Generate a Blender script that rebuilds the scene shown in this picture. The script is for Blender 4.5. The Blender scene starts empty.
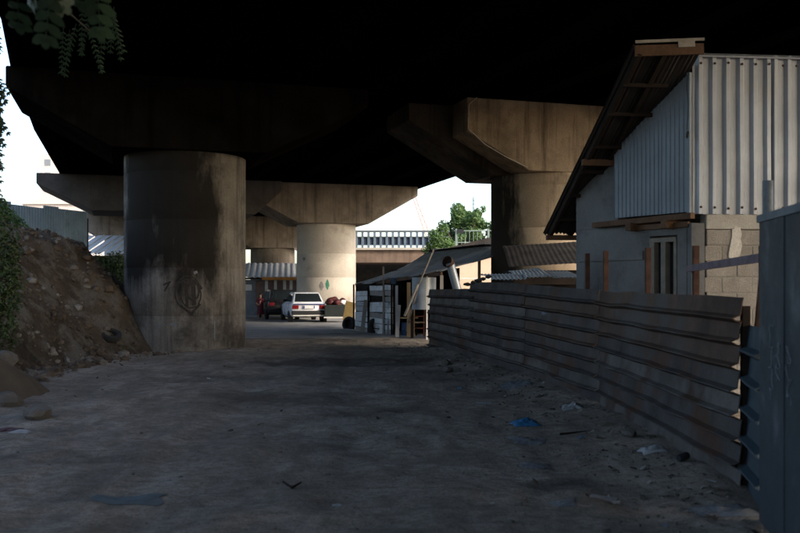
import bpy, bmesh, math, random
from mathutils import Vector, noise, Matrix
R = math.radians
random.seed(11)
scene = bpy.context.scene
col = scene.collection

# ------------------------------------------------------------------ camera, sky, sun, exposure
EYE = 1.65; F = 900.0; HOR = 287.0
cam_d = bpy.data.cameras.new('camera'); cam = bpy.data.objects.new('camera', cam_d); col.objects.link(cam)
cam.location = (0, 0, EYE); cam.rotation_euler = (R(90), 0, 0)
cam_d.sensor_width = 36; cam_d.lens = 36 * F / 800; cam_d.shift_y = (HOR - 266.5) / 800
cam_d.clip_start = 0.05; cam_d.clip_end = 3000
cam_d.dof.use_dof = True; cam_d.dof.focus_distance = 24; cam_d.dof.aperture_fstop = 2.8
scene.camera = cam

SUN_EL, SUN_AZ = 30.0, 120.0      # azimuth clockwise from +Y
world = bpy.data.worlds.new('World'); scene.world = world; world.use_nodes = True
wn = world.node_tree; bg = wn.nodes['Background']
sky = wn.nodes.new('ShaderNodeTexSky'); sky.sky_type = 'NISHITA'; sky.sun_disc = False
sky.sun_elevation = R(SUN_EL); sky.sun_rotation = R(SUN_AZ)
sky.air_density = 1.0; sky.dust_density = 2.5; sky.ozone_density = 1.0
wn.links.new(sky.outputs[0], bg.inputs[0]); bg.inputs[1].default_value = 0.15
sd = bpy.data.lights.new('sun', 'SUN'); sd.energy = 1.3; sd.angle = R(10); sd.color = (1.0, .9, .77)
so = bpy.data.objects.new('sun', sd); col.objects.link(so)
dv = Vector((math.sin(R(SUN_AZ)) * math.cos(R(SUN_EL)), math.cos(R(SUN_AZ)) * math.cos(R(SUN_EL)), math.sin(R(SUN_EL))))
so.rotation_euler = dv.to_track_quat('Z', 'Y').to_euler(); so.location = dv * 100
scene.view_settings.view_transform = 'Standard'; scene.view_settings.look = 'None'
scene.view_settings.gamma = 1; scene.view_settings.exposure = 1.6
scene.render.engine = 'CYCLES'

def at(px, py, Y): return Vector(((px - 400) / F * Y, Y, EYE - (py - HOR) / F * Y))
def gnd(px, py):
    Y = EYE * F / (py - HOR); return Vector(((px - 400) / F * Y, Y, 0))

# ------------------------------------------------------------------ materials
MATS = {}
def mat(name, c1, c2=None, scale=3.0, rough=.85, metal=0.0, bump=.15, fine=40.0, c3=None, s3=(1.2, .5, .62),
        streak=None, stretch=(1, 1, 1), spec=.3, dist=.02, fv=.25):
    if name in MATS: return MATS[name]
    m = bpy.data.materials.new(name); m.use_nodes = True; nt = m.node_tree; N = nt.nodes; L = nt.links
    b = N['Principled BSDF']; b.inputs['Roughness'].default_value = rough; b.inputs['Metallic'].default_value = metal
    b.inputs['Specular IOR Level'].default_value = spec
    c2 = c2 or tuple(x * .7 for x in c1)
    tc = N.new('ShaderNodeTexCoord'); mp = N.new('ShaderNodeMapping'); mp.inputs['Scale'].default_value = stretch
    L.new(tc.outputs['Object'], mp.inputs[0])
    def nz(s, det=8, ro=.6, vec=mp):
        n = N.new('ShaderNodeTexNoise'); n.inputs['Scale'].default_value = s; n.inputs['Detail'].default_value = det
        n.inputs['Roughness'].default_value = ro; L.new(vec.outputs[0], n.inputs['Vector']); return n
    def ramp(src, a, bb):
        r = N.new('ShaderNodeMapRange'); r.inputs[1].default_value = a; r.inputs[2].default_value = bb; L.new(src, r.inputs[0]); return r.outputs[0]
    def mix(f, A, B):
        x = N.new('ShaderNodeMix'); x.data_type = 'RGBA'; L.new(f, x.inputs[0])
        for i, v in ((6, A), (7, B)):
            if isinstance(v, tuple): x.inputs[i].default_value = (*v, 1)
            else: L.new(v, x.inputs[i])
        return x.outputs[2]
    n1 = nz(scale); colr = mix(ramp(n1.outputs[0], .32, .68), c1, c2)
    if c3:
        n3 = nz(s3[0], 6, .65); colr = mix(ramp(n3.outputs[0], s3[1], s3[2]), colr, c3)
    if streak:       # (colour, amount-low, amount-high): vertical run-off stains
        ms = N.new('ShaderNodeMapping'); ms.inputs['Scale'].default_value = (2.6, 2.6, .14); L.new(tc.outputs['Object'], ms.inputs[0])
        n4 = nz(1.6, 7, .7, ms); colr = mix(ramp(n4.outputs[0], streak[1], streak[2]), colr, streak[0])
    nf = nz(fine, 5, .7)
    colr = mix(ramp(nf.outputs[0], .25, .8), colr, tuple(min(1, x * 1.25) for x in c1)) if False else colr
    hs = N.new('ShaderNodeHueSaturation'); L.new(colr, hs.inputs['Color']); L.new(ramp(nf.outputs[0], .2, .8), hs.inputs['Value'])
    hv = N.new('ShaderNodeMapRange'); hv.inputs[1].default_value = .25; hv.inputs[2].default_value = .75; hv.inputs[3].default_value = 1 - fv; hv.inputs[4].default_value = 1 + fv
    L.new(nf.outputs[0], hv.inputs[0]); L.new(hv.outputs[0], hs.inputs['Value'])
    L.new(hs.outputs[0], b.inputs['Base Color'])
    if bump:
        ad = N.new('ShaderNodeMath'); ad.operation = 'ADD'; L.new(nf.outputs[0], ad.inputs[0]); L.new(n1.outputs[0], ad.inputs[1])
        bp = N.new('ShaderNodeBump'); bp.inputs['Strength'].default_value = bump; bp.inputs['Distance'].default_value = dist
        L.new(ad.outputs[0], bp.inputs['Height']); L.new(bp.outputs[0], b.inputs['Normal'])
    rr = N.new('ShaderNodeMapRange'); rr.inputs[1].default_value = .2; rr.inputs[2].default_value = .8
    rr.inputs[3].default_value = max(0, rough - .12); rr.inputs[4].default_value = min(1, rough + .1)
    L.new(n1.outputs[0], rr.inputs[0]); L.new(rr.outputs[0], b.inputs['Roughness'])
    MATS[name] = m; return m

def dirt_mat():
    m = bpy.data.materials.new('dirt'); m.use_nodes = True; nt = m.node_tree; N = nt.nodes; L = nt.links
    b = N['Principled BSDF']; b.inputs['Specular IOR Level'].default_value = .1
    tc = N.new('ShaderNodeTexCoord')
    def nz(s, det, ro, st=(1, 1, 1), off=0):
        mp = N.new('ShaderNodeMapping'); mp.inputs['Scale'].default_value = st; mp.inputs['Location'].default_value = (off, off, 0)
        L.new(tc.outputs['Object'], mp.inputs[0])
        n = N.new('ShaderNodeTexNoise'); n.inputs['Scale'].default_value = s; n.inputs['Detail'].default_value = det
        n.inputs['Roughness'].default_value = ro; L.new(mp.outputs[0], n.inputs['Vector']); return n.outputs[0]
    def rg(src, a, c, lo=0, hi=1):
        r = N.new('ShaderNodeMapRange'); r.inputs[1].default_value = a; r.inputs[2].default_value = c
        r.inputs[3].default_value = lo; r.inputs[4].default_value = hi; L.new(src, r.inputs[0]); return r.outputs[0]
    def mix(f, A, B):
        x = N.new('ShaderNodeMix'); x.data_type = 'RGBA'; L.new(f, x.inputs[0])
        for i, v in ((6, A), (7, B)):
            if isinstance(v, tuple): x.inputs[i].default_value = (*v, 1)
            else: L.new(v, x.inputs[i])
        return x.outputs[2]
    c = mix(rg(nz(.35, 8, .6), .35, .65), (.29, .245, .2), (.41, .352, .295))
    c = mix(rg(nz(1.7, 10, .7, (1, .6, 1), 4), .38, .66), c, (.165, .136, .108))
    c = mix(rg(nz(.55, 9, .72, (.55, 1, 1), 9), .55, .68), c, (.14, .114, .09))       # oily damp patches
    c = mix(rg(nz(5, 8, .75, (.5, 1, 1), 2), .6, .75), c, (.42, .36, .30))             # pale dust
    c = mix(rg(nz(7, 9, .78, (.8, 1.2, 1), 13), .44, .62, 0, .75), c, (.14, .115, .09))     # trodden clods
    c = mix(rg(nz(22, 7, .75, (1, 1, 1), 17), .55, .68, 0, .8), c, (.09, .074, .06))       # grit and chaff
    c = mix(rg(nz(.9, 8, .7, (1.6, .35, 1), 23), .56, .66, 0, .55), c, (.40, .345, .29))   # dusty wheel tracks
    sx_ = N.new('ShaderNodeSeparateXYZ'); L.new(tc.outputs['Object'], sx_.inputs[0]); wob = rg(nz(1.1, 6, .65, (1, 1, 1), 31), .3, .7, -.75, .75)
    def mt(op, a, b_):
        k = N.new('ShaderNodeMath'); k.operation = op
        for i, v in enumerate((a, b_)):
            if isinstance(v, (int, float)): k.inputs[i].default_value = v
            else: L.new(v, k.inputs[i])
        return k.outputs[0]
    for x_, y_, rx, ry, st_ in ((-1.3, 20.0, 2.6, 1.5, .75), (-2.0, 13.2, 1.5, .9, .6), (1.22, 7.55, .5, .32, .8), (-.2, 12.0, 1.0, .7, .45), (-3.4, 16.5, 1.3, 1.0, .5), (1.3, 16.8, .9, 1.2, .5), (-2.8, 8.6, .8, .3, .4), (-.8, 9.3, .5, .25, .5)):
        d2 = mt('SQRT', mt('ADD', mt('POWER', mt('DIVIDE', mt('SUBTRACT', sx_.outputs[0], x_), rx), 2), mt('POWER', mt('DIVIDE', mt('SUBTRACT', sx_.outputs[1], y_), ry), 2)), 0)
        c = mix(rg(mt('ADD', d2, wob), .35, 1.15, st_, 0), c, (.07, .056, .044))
    g = nz(60, 4, .7); hs = N.new('ShaderNodeHueSaturation'); L.new(c, hs.inputs['Color']); L.new(rg(g, .3, .7, .72, 1.28), hs.inputs['Value'])
    L.new(hs.outputs[0], b.inputs['Base Color'])
    L.new(rg(nz(.55, 9, .72, (.55, 1, 1), 9), .5, .68, .95, .68), b.inputs['Roughness'])
    h1 = nz(9, 10, .72); mul = N.new('ShaderNodeMath'); mul.operation = 'MULTIPLY_ADD'; mul.inputs[1].default_value = .25
    L.new(g, mul.inputs[0]); L.new(h1, mul.inputs[2])
    bp = N.new('ShaderNodeBump'); bp.inputs['Strength'].default_value = .9; bp.inputs['Distance'].default_value = .06
    L.new(mul.outputs[0], bp.inputs['Height']); L.new(bp.outputs[0], b.inputs['Normal'])
    MATS['dirt'] = m; return m
dirt_mat()

def leafmat(name, c1, c2):
    m = bpy.data.materials.new(name); m.use_nodes = True; nt = m.node_tree; N = nt.nodes; L = nt.links
    b = N['Principled BSDF']; b.inputs['Roughness'].default_value = .55
    tc = N.new('ShaderNodeTexCoord'); n = N.new('ShaderNodeTexNoise'); n.inputs['Scale'].default_value = 2.5; n.inputs['Detail'].default_value = 6
    L.new(tc.outputs['Object'], n.inputs['Vector']); r = N.new('ShaderNodeMapRange'); r.inputs[1].default_value = .35; r.inputs[2].default_value = .65
    L.new(n.outputs[0], r.inputs[0]); x = N.new('ShaderNodeMix'); x.data_type = 'RGBA'; L.new(r.outputs[0], x.inputs[0])
    x.inputs[6].default_value = (*c1, 1); x.inputs[7].default_value = (*c2, 1); L.new(x.outputs[2], b.inputs['Base Color'])
    t = N.new('ShaderNodeBsdfTranslucent'); L.new(x.outputs[2], t.inputs[0]); ms = N.new('ShaderNodeMixShader'); ms.inputs[0].default_value = .35
    L.new(b.outputs[0], ms.inputs[1]); L.new(t.outputs[0], ms.inputs[2]); L.new(ms.outputs[0], N['Material Output'].inputs[0])
    MATS[name] = m; return m

def glassmat(name, c, rough=.06):
    m = mat(name, c, c, 2, rough, 0, 0, spec=.6); return m

mat('concrete', (.26, .23, .195), (.165, .145, .122), 1.1, .9, 0, .2, 30, c3=(.07, .058, .048), s3=(.5, .52, .7), streak=((.05, .042, .035), .52, .8), spec=.08)
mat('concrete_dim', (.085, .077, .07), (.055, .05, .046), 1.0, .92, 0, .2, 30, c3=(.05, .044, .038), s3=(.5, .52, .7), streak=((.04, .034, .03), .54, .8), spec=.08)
mat('concrete_brown', (.31, .245, .175), (.22, .172, .122), 1.0, .9, 0, .2, 30, c3=(.10, .078, .056), s3=(.5, .55, .75), streak=((.06, .045, .033), .54, .82), spec=.08)
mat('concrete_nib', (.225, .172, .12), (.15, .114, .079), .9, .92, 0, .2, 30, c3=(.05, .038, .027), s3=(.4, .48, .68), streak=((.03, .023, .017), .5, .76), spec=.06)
mat('concrete_capb', (.19, .16, .128), (.125, .104, .083), .9, .92, 0, .2, 30, c3=(.05, .041, .032), s3=(.4, .5, .7), streak=((.035, .028, .022), .5, .78), spec=.06)
mat('concrete_wing', (.062, .05, .038), (.035, .028, .022), 1.0, .92, 0, .2, 30, c3=(.015, .0125, .01), s3=(.6, .5, .7), streak=((.012, .01, .0085), .48, .72), spec=.04)  # right cap core: its shade is put into this darker colour
mat('concrete_black', (.013, .0106, .0084), (.007, .0059, .0048), 1.1, .92, 0, .2, 30, c3=(.003, .0027, .0024), s3=(.45, .46, .66), streak=((.0025, .0023, .002), .5, .75), spec=.0)  # near-black concrete of the near left cap beam
mat('concrete_pale', (.47, .43, .37), (.36, .32, .275), .9, .9, 0, .18, 30, c3=(.24, .21, .18), s3=(.7, .58, .75), streak=((.22, .19, .16), .58, .85), spec=.12)
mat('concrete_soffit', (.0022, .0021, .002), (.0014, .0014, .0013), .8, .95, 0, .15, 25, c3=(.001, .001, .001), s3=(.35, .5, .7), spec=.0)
mat('spray_black', (.03, .027, .025), (.05, .045, .041), 20, .9, 0, .05, spec=.02)
mat('chalk', (.19, .20, .215), (.12, .13, .145), 25, .95, 0, .05)
mat('edge_pale', (.6, .55, .46), (.42, .38, .31), 12, .9, 0, .2)
mat('rust_sheet', (.10, .06, .042), (.04, .028, .022), 2.2, .75, .1, .25, 45, c3=(.088, .076, .066), s3=(1.1, .5, .62), streak=((.055, .04, .034), .6, .75), spec=.15)
mat('grey_sheet', (.115, .102, .09), (.06, .053, .048), 1.8, .7, .05, .25, 45, c3=(.06, .036, .025), s3=(1.4, .52, .62), streak=((.03, .025, .022), .56, .74), spec=.15)
mat('rust_mid', (.078, .068, .062), (.038, .033, .03), 2.0, .72, .05, .25, 45, c3=(.072, .038, .024), s3=(1.6, .52, .62), streak=((.024, .019, .016), .56, .74), spec=.15)
mat('blue_gate', (.046, .055, .062), (.03, .036, .041), 1.6, .6, .1, .12, 35, c3=(.095, .105, .112), s3=(2.6, .52, .66), streak=((.045, .036, .03), .54, .74), spec=.2)
mat('blue_ribbed', (.036, .056, .068), (.025, .039, .047), 2.0, .6, .1, .12, 35, c3=(.10, .085, .07), s3=(2.5, .6, .72))
mat('galvanised', (.34, .365, .41), (.27, .29, .33), .9, .42, .35, .015, 14, c3=(.36, .34, .32), s3=(1.3, .56, .75), streak=((.23, .205, .185), .56, .82), fv=.05)
mat('blue_cladding', (.205, .24, .28), (.16, .19, .222), 1.2, .6, .1, .04, 20, streak=((.15, .17, .185), .55, .8), fv=.07)
mat('plaster_blue', (.15, .15, .15), (.10, .10, .101), 1.4, .9, 0, .25, 30, c3=(.07, .07, .074), s3=(1.5, .52, .68), fv=.1)
mat('block', (.29, .265, .235), (.21, .19, .168), 4, .95, 0, .7, 60, c3=(.34, .315, .285), s3=(3, .58, .7))
mat('mortar', (.25, .232, .208), (.18, .166, .148), 5, .95, 0, .4, 60)
mat('render_pale', (.38, .36, .325), (.30, .28, .25), 3, .95, 0, .35, 50)
mat('splash_white', (.56, .53, .49), (.44, .41, .37), 9, .9, 0, .3)
mat('wood_brown', (.115, .06, .032), (.065, .036, .021), 3, .8, 0, .3, 30, stretch=(1, 1, 1), c3=(.09, .055, .035), s3=(4, .55, .7))
mat('wood_dark', (.026, .019, .015), (.015, .0115, .01), 4, .9, 0, .3, 30, spec=.1)
mat('door_cream', (.19, .168, .14), (.13, .115, .096), 5, .8, 0, .2, 40, c3=(.18, .16, .14), s3=(5, .55, .7))
mat('wood_grey', (.33, .30, .265), (.22, .2, .175), 5, .88, 0, .3, 40)
mat('paint_white', (.66, .65, .62), (.55, .535, .51), 4, .6, 0, .1, 40, c3=(.36, .33, .3), s3=(6, .6, .75))
mat('rust_steel', (.085, .04, .027), (.045, .024, .018), 9, .85, .1, .3, 60)
mat('purple_steel', (.16, .12, .135), (.10, .075, .085), 8, .7, .1, .2, 60)
mat('steel_grey', (.13, .15, .17), (.085, .10, .115), 5, .6, .2, .12, 50, c3=(.11, .08, .065), s3=(8, .62, .75))
mat('roof_grey', (.42, .425, .43), (.30, .305, .31), 1.6, .7, .1, .15, 40, c3=(.16, .13, .11), s3=(1.2, .56, .7))
mat('roof_pale', (.42, .46, .49), (.32, .35, .375), 2, .65, .1, .12, 40, c3=(.2, .19, .18), s3=(2, .58, .72))
mat('roof_brown', (.055, .05, .047), (.032, .029, .028), 2, .9, 0, .2, 40, spec=.1)
mat('roof_white', (.72, .73, .74), (.6, .61, .62), 2, .55, .1, .1, 40)
mat('white_wash', (.74, .73, .71), (.56, .55, .53), 3, .9, 0, .25, 40, c3=(.30, .28, .26), s3=(2.2, .54, .68))
mat('plank_grey', (.45, .45, .46), (.34, .34, .345), 3, .9, 0, .25, 40, c3=(.10, .095, .09), s3=(3, .55, .68))
mat('interior_dark', (.03, .028, .026), (.02, .018, .017), 3, .95, 0, .1)
mat('peach_wall', (.66, .50, .38), (.58, .435, .33), 1, .9, 0, .1, 30, c3=(.5, .39, .31), s3=(1.5, .6, .75))
mat('tower_wall', (.62, .55, .50), (.56, .5, .455), .2, .9, 0, .05, 5)
mat('tower_glass', (.25, .27, .3), (.18, .2, .22), .5, .25, 0, 0, spec=.5)
mat('blue_fence', (.16, .235, .30), (.115, .17, .22), 1.2, .6, .1, .1, 30, c3=(.05, .085, .11), s3=(.8, .56, .68))
mat('rail_paint', (.15, .20, .26), (.10, .14, .19), 4, .5, .2, .05)
mat('blue_stripe_dull', (.045, .065, .10), (.03, .045, .07), 2, .6, .1, .05)
mat('rail_mesh', (.24, .30, .27), (.18, .23, .2), 4, .6, .2, .05)
mat('ramp_beam', (.22, .155, .115), (.14, .10, .078), 1.2, .9, 0, .15, 25, streak=((.08, .06, .05), .5, .8))
mat('crane_red', (.5, .3, .26), (.42, .25, .21), 4, .6, 0, 0)
mat('car_white', (.74, .76, .80), (.70, .72, .76), 2, .3, 0, 0, spec=.6)
mat('car_black', (.018, .018, .021), (.014, .014, .016), 2, .22, 0, 0, spec=.6)
mat('car_glass', (.018, .024, .028), (.015, .02, .024), 2, .06, 0, 0, spec=.8)
mat('trim_black', (.02, .02, .022), (.016, .016, .018), 8, .6, 0, .02)
mat('blue_stripe', (.03, .05, .16), (.025, .04, .13), 8, .4, 0, 0)
mat('tail_red', (.24, .012, .016), (.18, .01, .012), 10, .18, 0, 0, spec=.6)
mat('plate_white', (.75, .75, .74), (.7, .7, .69), 10, .4, 0, 0)
mat('plate_blue', (.02, .05, .3), (.02, .04, .25), 10, .4, 0, 0)
mat('rubber', (.022, .022, .023), (.035, .033, .031), 8, .9, 0, .2)
mat('rim', (.42, .43, .44), (.3, .31, .32), 8, .35, .5, 0)
mat('skin', (.36, .22, .15), (.32, .19, .13), 12, .6, 0, .02)
mat('hair', (.018, .014, .012), (.03, .022, .018), 30, .55, 0, .2)
mat('dress_red', (.16, .035, .045), (.10, .022, .03), 14, .9, 0, .2)
mat('shirt_pink', (.5, .24, .22), (.4, .17, .16), 12, .9, 0, .2)
mat('paint_orange', (.62, .27, .055), (.48, .19, .04), 3, .75, 0, .15)
mat('paint_yellow', (.50, .38, .12), (.40, .30, .09), 2, .85, 0, .1, c3=(.3, .24, .12), s3=(2, .55, .7))
mat('door_brown', (.20, .13, .115), (.14, .09, .08), 3, .7, 0, .1)
mat('shack_blue', (.20, .235, .27), (.14, .165, .19), 2, .8, 0, .1, c3=(.1, .1, .105), s3=(1.5, .55, .7))
mat('tank_metal', (.33, .36, .39), (.24, .265, .29), 2, .42, .35, .08, c3=(.28, .27, .26), s3=(2.4, .56, .72))
mat('timber_tan', (.42, .30, .17), (.33, .23, .13), 3, .8, 0, .2)
mat('blue_paint', (.035, .08, .18), (.028, .06, .13), 8, .5, 0, .05)
mat('red_paint', (.10, .02, .02), (.04, .01, .011), 5, .6, 0, .1)
mat('orange_red', (.26, .075, .035), (.18, .05, .025), 6, .6, 0, .1)
mat('green_dark', (.028, .034, .034), (.02, .025, .025), 4, .6, 0, .1)
mat('sack_yellow', (.34, .24, .09), (.24, .17, .07), 5, .85, 0, .25)
mat('plastic_blue', (.035, .16, .30), (.025, .10, .2), 10, .38, 0, .25, spec=.5)
mat('plastic_white', (.36, .36, .36), (.22, .22, .22), 10, .42, 0, .25, spec=.5)
mat('plastic_clear', (.17, .18, .195), (.10, .105, .11), 12, .3, 0, .3, spec=.6)
mat('cloth_blue', (.11, .13, .14), (.075, .088, .095), 8, .95, 0, .35)
mat('stone', (.145, .128, .11), (.08, .07, .06), 5, .95, 0, .45, 50)
mat('stone_pale', (.105, .094, .08), (.065, .058, .05), 5, .95, 0, .4, 50)
mat('soil_brown', (.098, .076, .058), (.046, .037, .03), 1.3, .97, 0, .8, 18, c3=(.13, .118, .102), s3=(1.6, .46, .6), dist=.1, spec=.08)
mat('sand', (.085, .068, .05), (.06, .048, .036), 2, .97, 0, .4, 60)
mat('terracotta', (.30, .12, .07), (.22, .085, .05), 6, .9, 0, .3)
mat('bark', (.09, .07, .055), (.05, .04, .032), 8, .95, 0, .6, 30)
leafmat('leaf_tree', (.055, .115, .028), (.11, .19, .05))
leafmat('leaf_bush', (.03, .055, .016), (.055, .085, .025))
leafmat('leaf_near', (.014, .03, .013), (.022, .044, .018))
leafmat('grass', (.05, .08, .02), (.09, .12, .035))

# near pier: soot with pale lit edges; right pier: shade painted down its left
def sooty(name, base, z_clear, x0=-9, x1=None):  # soot for the near pier, painted shade for the right one
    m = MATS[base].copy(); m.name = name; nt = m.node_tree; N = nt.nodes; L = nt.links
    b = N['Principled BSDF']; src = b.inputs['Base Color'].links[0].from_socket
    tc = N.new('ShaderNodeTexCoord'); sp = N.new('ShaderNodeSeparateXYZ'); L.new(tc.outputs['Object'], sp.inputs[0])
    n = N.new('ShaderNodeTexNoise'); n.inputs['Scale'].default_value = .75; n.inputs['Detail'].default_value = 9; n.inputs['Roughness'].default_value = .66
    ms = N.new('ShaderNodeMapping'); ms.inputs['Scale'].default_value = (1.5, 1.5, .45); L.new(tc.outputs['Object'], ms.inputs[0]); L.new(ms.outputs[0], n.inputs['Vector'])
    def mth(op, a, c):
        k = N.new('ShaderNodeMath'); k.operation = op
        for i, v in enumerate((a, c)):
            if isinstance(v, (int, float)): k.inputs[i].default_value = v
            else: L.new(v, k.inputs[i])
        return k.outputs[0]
    # x runs across the face: soot up the middle, pale edges imitate light on the sides, foot clear
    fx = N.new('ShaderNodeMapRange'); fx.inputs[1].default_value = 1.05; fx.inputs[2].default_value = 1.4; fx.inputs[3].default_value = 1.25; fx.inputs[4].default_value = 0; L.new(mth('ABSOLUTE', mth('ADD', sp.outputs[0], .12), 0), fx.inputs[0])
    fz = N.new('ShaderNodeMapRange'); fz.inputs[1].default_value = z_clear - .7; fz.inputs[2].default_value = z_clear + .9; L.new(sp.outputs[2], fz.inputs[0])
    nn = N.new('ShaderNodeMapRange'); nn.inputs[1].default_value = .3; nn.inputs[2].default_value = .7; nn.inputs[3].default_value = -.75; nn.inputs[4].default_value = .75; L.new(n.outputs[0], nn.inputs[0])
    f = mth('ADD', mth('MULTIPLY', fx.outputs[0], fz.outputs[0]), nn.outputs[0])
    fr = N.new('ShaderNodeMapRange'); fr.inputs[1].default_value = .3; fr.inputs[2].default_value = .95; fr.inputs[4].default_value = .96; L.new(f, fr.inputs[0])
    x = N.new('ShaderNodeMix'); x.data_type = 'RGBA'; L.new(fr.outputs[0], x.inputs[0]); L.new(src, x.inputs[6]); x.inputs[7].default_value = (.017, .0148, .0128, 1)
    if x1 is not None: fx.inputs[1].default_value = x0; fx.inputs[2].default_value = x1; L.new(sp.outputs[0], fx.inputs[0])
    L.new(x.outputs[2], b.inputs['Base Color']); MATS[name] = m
mat('concrete_p1', (.21, .188, .162), (.13, .116, .10), 1.3, .92, 0, .3, 26, c3=(.055, .047, .04), s3=(.9, .5, .66), streak=((.05, .043, .036), .5, .78), spec=.06)
sooty('concrete_sooty_lit_edges', 'concrete_p1', 1.7)
sooty('concrete_brown_shaded', 'concrete_brown', -3, -1.6, -.95)  # shade on the right pier's left side, put into the colour

# ------------------------------------------------------------------ mesh helpers
class MB:
    def __init__(s): s.v = []; s.f = []
    def add(s, vs, fs):
        o = len(s.v); s.v += [Vector(p) for p in vs]; s.f += [tuple(i + o for i in f) for f in fs]; return s
    def box(s, c, size, ax=None):
        c = Vector(c); ax = ax or (Vector((1, 0, 0)), Vector((0, 1, 0)), Vector((0, 0, 1)))
        h = [a * (d / 2) for a, d in zip(ax, size)]
        vs = [c + h[0] * i + h[1] * j + h[2] * k for i in (-1, 1) for j in (-1, 1) for k in (-1, 1)]
        return s.add(vs, [(0, 1, 3, 2), (4, 6, 7, 5), (0, 4, 5, 1), (2, 3, 7, 6), (0, 2, 6, 4), (1, 5, 7, 3)])
    def beam(s, p0, p1, w, h, up=(0, 0, 1)):
        p0 = Vector(p0); p1 = Vector(p1); d = p1 - p0; L = d.length; d.normalize(); up = Vector(up)
        if abs(d.dot(up)) > .98: up = Vector((0, 1, 0))
        sd_ = d.cross(up).normalized(); u2 = sd_.cross(d)
        return s.box((p0 + p1) / 2, (L, w, h), (d, sd_, u2))
    def tube(s, p0, p1, r0, r1=None, n=10, cap=True):
        p0 = Vector(p0); p1 = Vector(p1); r1 = r0 if r1 is None else r1
        d = (p1 - p0).normalized(); a = d.orthogonal().normalized(); b = d.cross(a)
        vs = []
        for p, r in ((p0, r0), (p1, r1)):
            vs += [p + (a * math.cos(2 * math.pi * i / n) + b * math.sin(2 * math.pi * i / n)) * r for i in range(n)]
        fs = [(i, (i + 1) % n, n + (i + 1) % n, n + i) for i in range(n)]
        if cap: fs += [tuple(range(n - 1, -1, -1)), tuple(range(n, 2 * n))]
        return s.add(vs, fs)
    def path(s, pts, radii, n=8):
        pts = [Vector(p) for p in pts]; vs = []; m = len(pts)
        a = None
        for k, p in enumerate(pts):
            d = (pts[min(k + 1, m - 1)] - pts[max(k - 1, 0)]).normalized()
            if a is None: a = d.orthogonal().normalized()
            a = (a - d * a.dot(d)).normalized(); b = d.cross(a)
            vs += [p + (a * math.cos(2 * math.pi * i / n) + b * math.sin(2 * math.pi * i / n)) * radii[k] for i in range(n)]
        fs = [(k * n + i, k * n + (i + 1) % n, (k + 1) * n + (i + 1) % n, (k + 1) * n + i) for k in range(m - 1) for i in range(n)]
        fs += [tuple(range(n - 1, -1, -1)), tuple(range((m - 1) * n, m * n))]
        return s.add(vs, fs)
    def prism(s, poly, o, u, v, n, d0, d1):      # poly in (u,v), extruded along n
        o = Vector(o); u = Vector(u); v = Vector(v); n = Vector(n); k = len(poly)
        vs = [o + u * a + v * b + n * d0 for a, b in poly] + [o + u * a + v * b + n * d1 for a, b in poly]
        return s.add(vs, [tuple(range(k)), tuple(range(2 * k - 1, k - 1, -1))] + [(i, i + k, (i + 1) % k + k, (i + 1) % k) for i in range(k)])
    def lathe(s, c, prof, n=24, ax=(0, 0, 1)):
        c = Vector(c); ax = Vector(ax).normalized(); a = ax.orthogonal().normalized(); b = ax.cross(a); m = len(prof)
        if abs(ax.z) > .99: a = Vector((1, 0, 0)); b = Vector((0, 1, 0))
        vs = [c + ax * z + (a * math.cos(2 * math.pi * i / n) + b * math.sin(2 * math.pi * i / n)) * r for r, z in prof for i in range(n)]
        fs = [(k * n + i, k * n + (i + 1) % n, (k + 1) * n + (i + 1) % n, (k + 1) * n + i) for k in range(m - 1) for i in range(n)]
        if prof[0][0] > 1e-4: fs.append(tuple(range(n - 1, -1, -1)))
        if prof[-1][0] > 1e-4: fs.append(tuple(range((m - 1) * n, m * n)))
        return s.add(vs, fs)
    def corr(s, o, u, v, nrm, U, V, period, amp, prof='trap', th=.006, nv=2, wob=0.0, top=None):
        """corrugated sheet: waves across u, ribs run along v; top(u)->V at that u"""
        o = Vector(o); u = Vector(u).normalized(); v = Vector(v).normalized(); nrm = Vector(nrm).normalized()
        if prof == 'trap': ph = [(0, 0), (.18, 0), (.36, 1), (.60, 1), (.78, 0)]
        elif prof == 'rib': ph = [(0, 0), (.70, 0), (.78, 1), (.90, 1), (.98, 0)]
        else: ph = [(i / 6, .5 - .5 * math.cos(2 * math.pi * i / 6)) for i in range(6)]
        us = []; k = 0
        while k * period < U:
            for a, h in ph:
                x = (k + a) * period
                if x < U: us.append((x, h))
            k += 1
        us.append((U, us[-1][1]))
        n = len(us); vs = []
        for lay in (0, 1):
            for j in range(nv):
                for x, h in us:
                    VV = top(x) if top else V
                    y = VV * j / (nv - 1)
                    w = wob * noise.noise((x * .8 + o.x * 3, y * .8, o.y)) if wob else 0
                    vs.append(o + u * x + v * y + nrm * (h * amp + w - lay * th))
        fs = []
        off = n * nv
        for j in range(nv - 1):
            for i in range(n - 1):
                a = j * n + i; fs.append((a, a + 1, a + n + 1, a + n)); fs.append((off + a, off + a + n, off + a + n + 1, off + a + 1))
        for i in range(n - 1):
            fs.append((i, off + i, off + i + 1, i + 1)); a = (nv - 1) * n + i; fs.append((a, a + 1, off + a + 1, off + a))
        for j in range(nv - 1):
            a = j * n; fs.append((a, a + n, off + a + n, off + a)); a = j * n + n - 1; fs.append((a, off + a, off + a + n, a + n))
        return s.add(vs, fs)
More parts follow.
